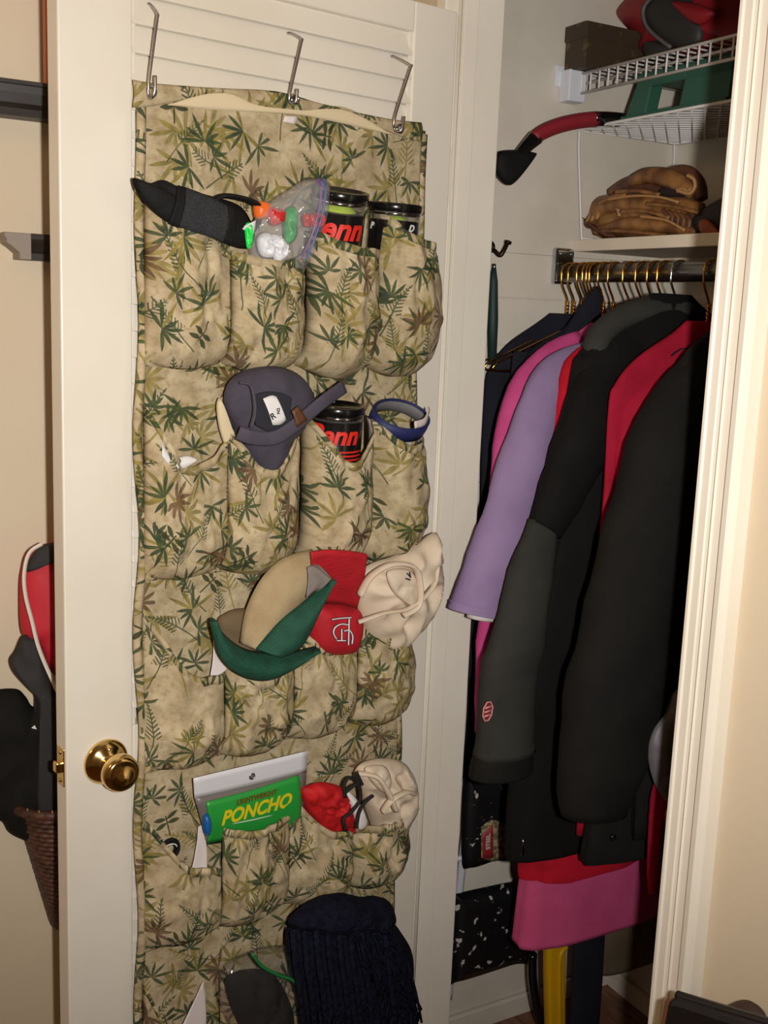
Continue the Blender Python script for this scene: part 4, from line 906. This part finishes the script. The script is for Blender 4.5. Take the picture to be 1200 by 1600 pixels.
# leftmost dark coat against the wall
garment('long_coat', 'dark navy coat hanging furthest left against the closet wall', 'coat', -.152, navycl, body(-.152, .62, .19, .020, z0=1.56), None, 2)
t_ = garment('trousers', 'dark trousers folded over a gold hanger near the wall', 'trousers', -.100, navycl, [(1.455, -.102, RY, .150, .006), (1.47, -.102, RY, .165, .010), (1.2, -.102, RY, .165, .012), (.82, -.102, RY, .16, .012)], None, 4)
t_ = thing('hooded_top', 'dark navy hooded top with raised pointed collar between gold hangers', 'top', (-.078, RY, 1.0), 'clothes on the closet rod')
loft(body_rings(body(-.078, .9, .17, .016, z0=1.55), seed=5)).build('body', navycl, t_)
pillow([(934, 446), (944, 470), (948, 505), (930, 520), (900, 545), (872, 552), (880, 520), (905, 480)], 'X', -.060, .012, .012, 8, 36).build('collar', navycl, t_)
pillow([(872, 556), (896, 532), (920, 518), (918, 524), (890, 548), (866, 566)], 'X', -.045, .006, .006, 6, 30).build('collar_trim', taupe, t_)
pillow([(822, 570), (850, 552), (866, 540), (872, 548), (846, 570), (820, 584)], 'X', -.052, .008, .008, 6, 30).build('sage_lining', sage, t_)
# pink jacket
t_ = garment('puffer_jacket', 'bright pink nylon jacket with long sleeve behind the lilac one', 'jacket', -.025, pink_nylon, body(-.025, .95, .175, .022, z0=1.545), [(905, 528, -.02, 10), (866, 556, -.02, 22), (826, 602, -.012, 30), (806, 668, -.004, 33), (796, 740, .006, 32), (788, 840, .01, 30), (775, 960, .012, 27), (766, 1060, .012, 23), (760, 1142, .012, 20)], 6)
pillow([(888, 552), (902, 541), (922, 542), (915, 552), (896, 562), (884, 566)], 'X', .02, .01, .01, 6, 28).build('collar_lining', offw, t_)
# lilac jacket
t_ = garment('rain_jacket', 'lilac jacket with sleeve reaching out over the door jamb', 'jacket', .030, purple, body(.030, .95, .170, .022, z0=1.54), [(918, 545, .04, 10), (885, 566, .045, 22), (856, 604, .055, 32), (838, 665, .065, 40), (818, 740, .075, 45), (795, 815, .085, 47), (772, 890, .09, 50), (749, 957, .09, 52)], 8)
loft(sleeve_rings([(757, 945, .09, 22), (755, 957, .09, 24), (753, 967, .09, 25)], m=6, flat=.7, seed=3)).build('inner_cuff', offw, t_)
mb = MB(); mb.tube(smooth_path([PX(815, 655, .035), PX(790, 710, .04), PX(768, 765, .045)], 14), .005, 8, .6); mb.build('white_piping', offw, t_)
loft(sleeve_rings([(752, 946, .09, 53), (749, 958, .09, 54)], m=6, seed=8.5)).build('cuff_hem', purple, t_)
# red top between lilac and black
garment('red_jacket', 'bright red jacket squeezed between the lilac and black jackets', 'jacket', .070, redcl, body(.070, .66, .172, .022, z0=1.552), [(930, 540, .075, 10), (905, 572, .08, 22), (892, 620, .085, 26), (880, 680, .088, 22), (876, 740, .09, 16)], 9)
# black fleece with charcoal lower sleeve
t_ = garment('zip_jacket', 'black fleece jacket with charcoal forearm and red badge', 'jacket', .135, deep_black, [(1.60, .135, RY, .045, .014), (1.58, .135, RY, .075, .018), (1.54, .135, RY, .14, .022), (1.495, .135, RY, .195, .03), (1.44, .137, RY-.005, .21, .032), (1.1, .145, .33, .215, .034), (.85, .15, .28, .20, .034), (.66, .155, .225, .165, .034), (.605, .155, .215, .155, .033)], [(1010, 516, .135, 22), (966, 566, .14, 42), (936, 626, .15, 50), (912, 690, .16, 50), (882, 760, .165, 41), (851, 827, .17, 31)], 11)
loft(sleeve_rings([(849, 816, .168, 27), (830, 900, .175, 38), (809, 1000, .178, 45), (793, 1090, .18, 49), (787, 1176, .18, 51)], seed=12)).build('forearm', charcoal, t_)
loft(sleeve_rings([(786, 1170, .18, 47), (784, 1190, .18, 50), (783, 1208, .18, 50)], m=8, seed=12.5)).build('cuff', black_cloth, t_)
ctr = smooth_path([PX(a, b, .135) for a, b in [(924, 568), (940, 520), (990, 488), (1050, 478), (1108, 498)]], 20)
mb = MB(); mb.tube(ctr, [.012, .016, .020]+[.022]*14+[.018, .014, .010], 12, .8); mb.build('collar', charcoal, t_)
badge_red = mat('pale_badge_thread', rgb(214, 140, 138), .7)
bc = PX(761, 1111, .205); by_, bz_ = Vector((0, 1, 0)), Vector((0, .08, 1)).normalized()
mb = MB(); mb.prism([bc + by_*(.0095*math.cos(a)) + bz_*(.017*math.sin(a)) for a in [math.pi/8+q*math.pi/4 for q in range(8)]], (.0015, 0, 0)); mb.build('badge_field', mat('pale_badge', rgb(112, 36, 40), .7), t_, False)
mb = MB(); mb.tube([bc + Vector((.002, 0, 0)) + by_*(.0095*math.cos(a)) + bz_*(.017*math.sin(a)) for a in [math.pi/8+q*math.pi/4 for q in range(8)]], .0014, 6, closed=True); mb.build('badge_border', badge_red, t_)
for e in (-.007, 0, .007):
    mb = MB(); mb.tube([bc + Vector((.002, 0, 0)) + by_*-.006 + bz_*(e-.001), bc + Vector((.002, 0, 0)) + by_*.006 + bz_*(e+.001)], .0017, 6); mb.build('badge_bar', badge_red, t_)
mb = MB(); mb.box(PX(816, 1330, .175), .003, .006, .018); mb.build('zip_pull', chrome, t_, False, .001)
mb = MB(); mb.tube([PX(818, 1310, .172), PX(817, 1320, .174)], .003, 8); mb.build('zip_slider', chrome, t_)
# red quilted lining and rose pink coat that show below the black jackets
garment('quilted_vest', 'red quilted vest whose ruffled hem shows under the black jackets', 'vest', .13, redcl, [(1.1, .12, RY, .10, .012), (.8, .125, .30, .12, .02), (.62, .135, .265, .155, .050), (.575, .135, .262, .160, .056), (.552, .135, .262, .158, .054)], None, 14, wr=.016, amp=.14)
t_ = garment('wool_coat', 'rose pink wool coat with straight hem below the black jackets', 'coat', .095, pink_wool, [(1.2, .095, RY, .15, .02), (.9, .10, .33, .16, .03), (.56, .105, .315, .170, .042), (.50, .105, .312, .172, .044), (.395, .105, .312, .178, .046)], None, 15, amp=.04, wr=.004, pw=2.8)
# crimson coat and its long sleeve
t_ = garment('fleece_jacket', 'crimson fleece jacket between two black jackets', 'jacket', .215, crimson, body(.215, .66, .200, .024, z0=1.555), [(1116, 548, .21, 14), (1062, 592, .215, 36), (1008, 646, .222, 42), (990, 700, .228, 34), (985, 780, .23, 26), (985, 860, .23, 20)], 16)
loft(sleeve_rings([(1056, 1150, .385, 18), (1040, 1240, .385, 22), (1028, 1320, .385, 18), (1024, 1394, .385, 15)], seed=17)).build('lower_sleeve', crimson, t_)
mb = MB(); mb.tube(smooth_path([PX(1050, 556, .255), PX(1066, 545, .258), PX(1090, 545, .258), PX(1110, 534, .258)], 12), .0012, 6); mb.build('pocket_seam', navycl, t_)
# front black jacket
t_ = garment('winter_jacket', 'large black jacket hanging nearest the right door casing', 'jacket', .330, black_cloth, body(.330, .70, .19, .034, .185, .37, z0=1.58), [(1122, 545, .33, 16), (1086, 610, .335, 52), (1052, 690, .34, 72), (1022, 800, .345, 78), (1000, 900, .35, 80), (976, 1010, .352, 82), (954, 1120, .354, 82), (938, 1210, .355, 72), (928, 1272, .355, 56)], 21)
loft(body_rings([(.86, .275, .30, .12, .03), (.75, .28, .27, .135, .034), (.67, .28, .262, .14, .034), (.645, .28, .262, .138, .032)], seed=22)).build('hem_panel', black_cloth, t_)
for px_, py_ in ((958, 1308), (993, 1302)):
    MB().lathe([(0, 0), (.0055, 0), (.006, .002), (.004, .004), (0, .003)], PX(px_, py_, .318), (1, -.2, 0), 16).build('snap_button', black_plastic, t_)
pillow([(1060, 1078), (1044, 1110), (1022, 1140), (1014, 1172), (1018, 1210), (1034, 1244), (1060, 1262), (1090, 1240), (1096, 1150)], 'X', .405, .016, .016, 10, 48, .006, 30, 3, .5).build('satin_lining', satin, t_)
# olive coat hem low at the back and a dark coat beside it
garment('long_coat', 'olive grey wool coat with hem low near the closet floor', 'coat', .02, olive_cl, [(1.2, .02, .45, .10, .012), (.6, .02, .50, .10, .02), (.36, .02, .51, .095, .022), (.205, .02, .515, .092, .022)], None, 25, amp=.03, wr=.004)
garment('long_skirt', 'black cloth strip hanging beside the yellow handle', 'skirt', .04, navycl, [(.8, .045, .36, .05, .012), (.4, .045, .365, .042, .012), (.06, .045, .375, .038, .012)], None, 26, amp=.03, wr=.003)
# ------------------------------------------------------------------ low things on the closet floor
spat = mat('black_rubber_with_white_paint_spatter', rgb(20, 20, 22), .45, var=rgb(198, 192, 184), vs=52, vlo=.622, vhi=.65, detail=9)
frame_w = mat('white_painted_steel', rgb(206, 206, 216), .4)
t_ = thing('folding_step_stool', 'folded steel step stool with paint spattered black treads and white frame', 'step stool', (-.11, .25, .0))
for pts in ([(707, 1402), (716, 1396), (832, 1374), (836, 1400), (834, 1496), (800, 1508), (716, 1534), (704, 1526)], [(726, 1222), (736, 1214), (800, 1212), (806, 1240), (800, 1334), (770, 1346), (736, 1356), (722, 1344)]):
    pillow(pts, 'X', -.105, .012, .012, 4, 56, 0, 20, 0, 0, 14).build('tread', spat, t_)
for q in ([(739, 1196), (722, 1350), (706, 1500), (700, 1560)],):
    mb = MB(); mb.tube(smooth_path([PX(a, b, -.14) for a, b in q], 12), .009, 10); mb.build('frame_tube', frame_w, t_)
mb = MB(); mb.tube([PX(850, 1200, -.16), PX(842, 1420, -.16), PX(838, 1560, -.16)], .009, 10); mb.build('frame_tube', frame_w, t_)
for a, b in ((742, 1216), (716, 1342), (706, 1526)):
    mb = MB(); mb.tube([PX(a-6, b, -.125), PX(a+18, b-3, -.118)], .006, 10); mb.build('pivot_bar', frame_w, t_)
pinned = mat('plaid_label_beige', rgb(168, 150, 116), .8, var=rgb(96, 88, 60), vs=120, vlo=.45, vhi=.55)
mb = ruled([(752, 1292), (770, 1281), (793, 1290)], [(752, 1340), (772, 1346), (790, 1338)], 'X', -.090, -.090, 10, 6); mb.build('warning_label', pinned, t_, solid=.0015)
mb = ruled([(754, 1304), (770, 1288)], [(754, 1342), (770, 1340)], 'X', -.0885, -.0885, 6, 4); mb.build('label_band', mat('red_label', rgb(150, 40, 44), .6), t_, solid=.0015)
lc = PX(763, 1315, -.0865); b = MB(); text_mesh('STEEL', .0135, b, lambda v: lc + Vector((0, 1, .1))*(-v.y) + Vector((0, -.05, 1))*v.x + Vector((v.z, 0, 0)), 0, .0004, .0004); b.build('printed_word', mat('silver_print', rgb(196, 190, 180), .5), t_, False)
t_ = thing('shovel_handle', 'yellow plastic tool handle standing on the closet floor', 'tool', (-.01, .30, 0))
yel = mat('yellow_plastic', rgb(206, 158, 14), .45)
mb = MB(); rows = [ring(PX(a, b, .075), Vector((0, 1, 0)), Vector((1, 0, 0)), w_*depth(PX(a, b, .075))/F, .012, 20, pw=5) for a, b, w_ in ((866, 1440, 18), (866, 1478, 18), (866, 1530, 17), (867, 1600, 16), (868, 1700, 15))]
loft(rows, mb); mb.build('handle_beam', yel, t_)
mb = MB(); mb.tube(smooth_path([PX(886, 1480, .085), PX(876, 1492, .088), PX(874, 1530, .088), PX(875, 1640, .088)], 14), .004, 8); mb.build('handle_ridge', yel, t_)
t_ = thing('tool_case', 'yellow edged case glimpsed beside the right door casing', 'case', PX(1045, 1345, .36))
mb = MB(); mb.tube([PX(1046, 1268, .425), PX(1045, 1300, .425), PX(1042, 1340, .425)], .006, 10); mb.build('yellow_edge', yel, t_)
pillow([(1038, 1280), (1052, 1262), (1080, 1270), (1080, 1420), (1040, 1430), (1034, 1345)], 'X', .415, .010, .010, 6, 40, 0, 20, 0, 0, 6).build('case_body', nylon, t_)
t_ = thing('vacuum_hose', 'black curved hose beside the yellow handle', 'hose', (0, .25, 0))
mb = MB(); mb.tube(smooth_path([PX(832, 1490, -.05), PX(832, 1530, -.05), PX(838, 1570, -.05), PX(850, 1610, -.05), PX(868, 1650, -.05)], 20), .010, 10); mb.build('hose_tube', black_plastic, t_)
t_ = thing('garment_bag', 'black garment bag hanging in the shade behind the right casing', 'garment bag', (.42, RY, .1))
loft(body_rings([(1.5, .53, RY, .10, .02), (1.3, .53, RY+.03, .18, .03), (.7, .53, RY+.03, .17, .03), (.12, .52, .40, .17, .03)], seed=31)).build('bag_body', black_cloth, t_)
# ------------------------------------------------------------------ what hangs on the hall wall behind the door
LW = -.16
dark_wood = mat('dark_brown_wood', rgb(46, 40, 36), .45, var=rgb(38, 32, 28), vs=20, stretch=(1, 1, 8)); orange_wood = mat('orange_stained_wood', rgb(190, 98, 44), .5)
yA, yB = -.95, -.30
t_ = thing('wall_shelf', 'long dark wood wall ledge high behind the door', 'shelf', (LW, -.6, 1.875))
zt = PX(0, 129, LW+.07).z; zb = PX(0, 176, LW+.05).z
mb = MB(); mb.prism([(LW, yA, zb), (LW+.040, yA, zb), (LW+.044, yA, zb+.010), (LW+.052, yA, zb+.016), (LW+.056, yA, zb+.030), (LW+.066, yA, zb+.036), (LW+.070, yA, zt-.010), (LW+.072, yA, zt), (LW, yA, zt)], (0, yB-yA, 0)); mb.build('ledge_moulding', dark_wood, t_, False)
slab('ledge_top', LW, LW+.078, yA, yB, zt, zt+.006, dark_wood, t_, .001)
t_ = thing('picture_frame', 'orange wooden frame edge standing on the high dark ledge', 'frame', (LW+.03, -.5, zt+.006))
y0 = PX(69, 60, LW+.03).y
slab('frame_side', LW+.02, LW+.04, y0, y0+.03, zt+.007, zt+.50, orange_wood, t_, .002); slab('frame_side', LW+.02, LW+.04, y0+.3, y0+.33, zt+.007, zt+.50, orange_wood, t_, .002)
slab('frame_bottom', LW+.02, LW+.04, y0+.03, y0+.3, zt+.007, zt+.037, orange_wood, t_, .002); slab('frame_panel', LW+.022, LW+.030, y0+.03, y0+.3, zt+.037, zt+.49, dark_wood, t_)
t_ = thing('corbel_shelf', 'small dark wood corbel shelf with stepped end behind the door', 'shelf', (LW, -.5, 1.62))
a, b = PX(7, 362, LW+.05), PX(31, 405, LW+.05); y1 = -.45
ye = a.y+.038
mb = MB(); mb.prism([(LW, a.y, a.z), (LW, a.y, a.z-.006), (LW, a.y+.003, a.z-.010), (LW, a.y+.003, a.z-.015), (LW, b.y-.010, a.z-.020), (LW, b.y-.003, b.z+.012), (LW, b.y, b.z+.010), (LW, b.y, b.z), (LW, ye, b.z), (LW, ye, a.z)], (.05, 0, 0)); mb.build('stepped_end', mat('lit_grey_wood', rgb(142, 130, 118), .6), t_, False, .001)  # paler than the dark wood: the light on this end is painted in
mb = MB(); mb.prism([(LW, ye, b.z), (LW+.03, ye, b.z), (LW+.032, ye, b.z+.010), (LW+.044, ye, a.z-.015), (LW+.050, ye, a.z-.008), (LW+.052, ye, a.z), (LW, ye, a.z)], (0, y1-ye, 0)); mb.build('shelf_moulding', dark_wood, t_, False)
# red and black jacket with white piping
jred = mat('red_track_cloth', rgb(190, 34, 48), .7, bump=.2, bs=40); jblk = mat('charcoal_track_cloth', rgb(42, 40, 40), .8, bump=.2, bs=40)
t_ = thing('track_jacket', 'red and charcoal jacket with white piping hanging behind the door', 'jacket', PX(90, 1250, LW+.05))
V0 = LW+.05
pillow([(30, 930), (33, 890), (46, 862), (70, 850), (110, 845), (180, 860), (200, 1000), (180, 1100), (120, 1070), (80, 1050), (60, 1010), (34, 990)], 'X', V0, .030, .03, 10, 64, .005, 20, 3, .3, 3).build('body', jred, t_)
pillow([(44, 878), (58, 858), (80, 848), (120, 846), (160, 858), (150, 880), (84, 880), (44, 894)], 'X', V0+.022, .012, .010, 6, 40).build('shoulder_yoke', jblk, t_)
pillow([(34, 994), (46, 992), (56, 996), (70, 1040), (86, 1080), (120, 1120), (120, 1290), (60, 1290), (60, 1140), (58, 1100), (44, 1064), (24, 1054), (15, 1032), (24, 1016)], 'X', V0+.010, .018, .02, 8, 60, .004, 30, 4, .4, 3).build('sleeve', jblk, t_)
mb = MB(); mb.tube(smooth_path([PX(c_, d_, V0+.040) for c_, d_ in [(66, 850), (46, 864), (38, 895), (40, 930), (50, 970), (60, 1010), (76, 1050), (100, 1100)]], 34), .0042, 8, .6); mb.build('white_piping', mat('white_piping_cloth', rgb(226, 214, 200), .7), t_)
t_ = thing('dark_coat', 'black coat with tiny white logo hanging lowest behind the door edge', 'coat', PX(50, 1320, LW+.08))
pillow([(-62, 1150), (-48, 1098), (-16, 1080), (24, 1076), (40, 1088), (52, 1104), (80, 1100), (120, 1110), (130, 1300), (90, 1330), (36, 1312), (14, 1300), (0, 1282), (-34, 1290), (-58, 1262), (-70, 1200)], 'X', V0-.018, .034, .02, 12, 80, .010, 16, 5, .5, 3).build('body', black_cloth, t_)
mb = MB(); mb.prism([PX(c_, d_, V0+.020) for c_, d_ in ((49, 1137), (54, 1133), (57, 1139))], (.002, 0, 0)); mb.build('logo', paper, t_, False)
# wicker wall basket
wick = mat('dark_wicker', rgb(62, 38, 30), .55, var=rgb(92, 56, 40), vs=60, bump=.4, bs=120)
t_ = thing('wicker_basket', 'dark brown tapering wicker wall basket under the coats', 'basket', PX(110, 1490, LW+.05))
bc = PX(112, 1262, LW+.09); hb = bc.z - PX(112, 1478, LW+.09).z
wl = bc.y - PX(38, 1262, LW+.09).y
def bring(t, k=0, e=0):
    wy = wl*(1-.80*t**1.0) + e; wx = .10*(1-.55*t) + e
    pts = []
    for q in range(37):
        an = math.pi*q/36; wob = 1 + .018*math.sin(q*math.pi/1.5 + k*math.pi)
        pts.append(Vector((LW+.004 + wx*max(0, math.sin(an))**.55*wob, bc.y - wy*math.cos(an)*wob, bc.z - hb*t)))
    return pts
for k_ in range(26):
    MB().tube(bring(.03+k_/26*.96, k_), hb/26*.52, 6, .8).build('weave_row', wick, t_)
mb = MB(); mb.tube(bring(0, 0, .008), .008, 10); mb.build('rim_coil', wick, t_)
for k_ in range(12):
    rr = bring(0, 0, .008); c = rr[1+k_*3]; mb = MB(); mb.tube([c + (Vector((.35, 0, 0))*math.cos(a)+up*math.sin(a))*.0095 for a in [q*math.pi/5 for q in range(10)]], .0014, 5, closed=True); mb.build('rim_binding', mat('tan_cane', rgb(150, 110, 70), .6) if k_ == 0 else bpy.data.materials['tan_cane'], t_)
mb = MB(); mb.grid([[p+Vector((-.003, 0, 0)) for p in bring(t, 0, -.004)] for t in (0, .3, .6, .99)]); mb.build('inner_wall', wick, t_, solid=.002)
# ------------------------------------------------------------------ black leather chair at the lower right edge
lea = mat('black_leather', rgb(24, 23, 24), .35, bump=.2, bs=90); brownedge = mat('brown_leather_edge', rgb(112, 70, 46), .5); dkbrown = mat('dark_brown_suede', rgb(62, 44, 36), .7)
t_ = thing('leather_chair', 'top of a black leather chair with brown piped edge in the lower right corner', 'chair', (.95, -.2, 0))
V1 = -.16
mb = MB()
def chair_poly(px_list): return [PY(c_, d_, V1) for c_, d_ in px_list]
mb.prism(chair_poly([(1056, 1557), (1066, 1556), (1132, 1577), (1200, 1597), (1330, 1634), (1330, 1900), (1030, 1900), (1044, 1620)]), (.0, -.014, 0)); mb.build('back_cushion', lea, t_, False, .008)
mb = MB(); mb.tube(smooth_path(chair_poly([(1060, 1556), (1132, 1578), (1200, 1598), (1330, 1635)]), 24), .006, 10); mb.build('top_piping', lea, t_)
mb = MB(); mb.prism([p + Vector((0, -.010, 0)) for p in chair_poly([(1048, 1559), (1058, 1558), (1044, 1640), (1030, 1900), (1020, 1900), (1036, 1630)])], (0, .02, 0)); mb.build('side_edge', brownedge, t_, False, .002)
for q in ((.75, -.14), (.95, -.14)): MB().tube([(q[0], q[1], 0), (q[0], q[1], .5)], .014, 10).build('leg', dark_wood, t_)
MB().box((.86, -.2, .43), .3, .26, .07).build('seat', lea, t_, True, .015)
t_ = thing('round_cushion', 'dark brown rounded cushion top behind the black chair', 'cushion', PY(1170, 1600, -.075))
pillow([(1130, 1580), (1140, 1570), (1164, 1562), (1182, 1570), (1196, 1592), (1204, 1640), (1190, 1700), (1140, 1690), (1128, 1630)], 'Y', -.076, .02, .018, 8, 44).build('cushion_body', dkbrown, t_)
for o in bpy.data.objects:
    if '_w' in o: del o['_w']
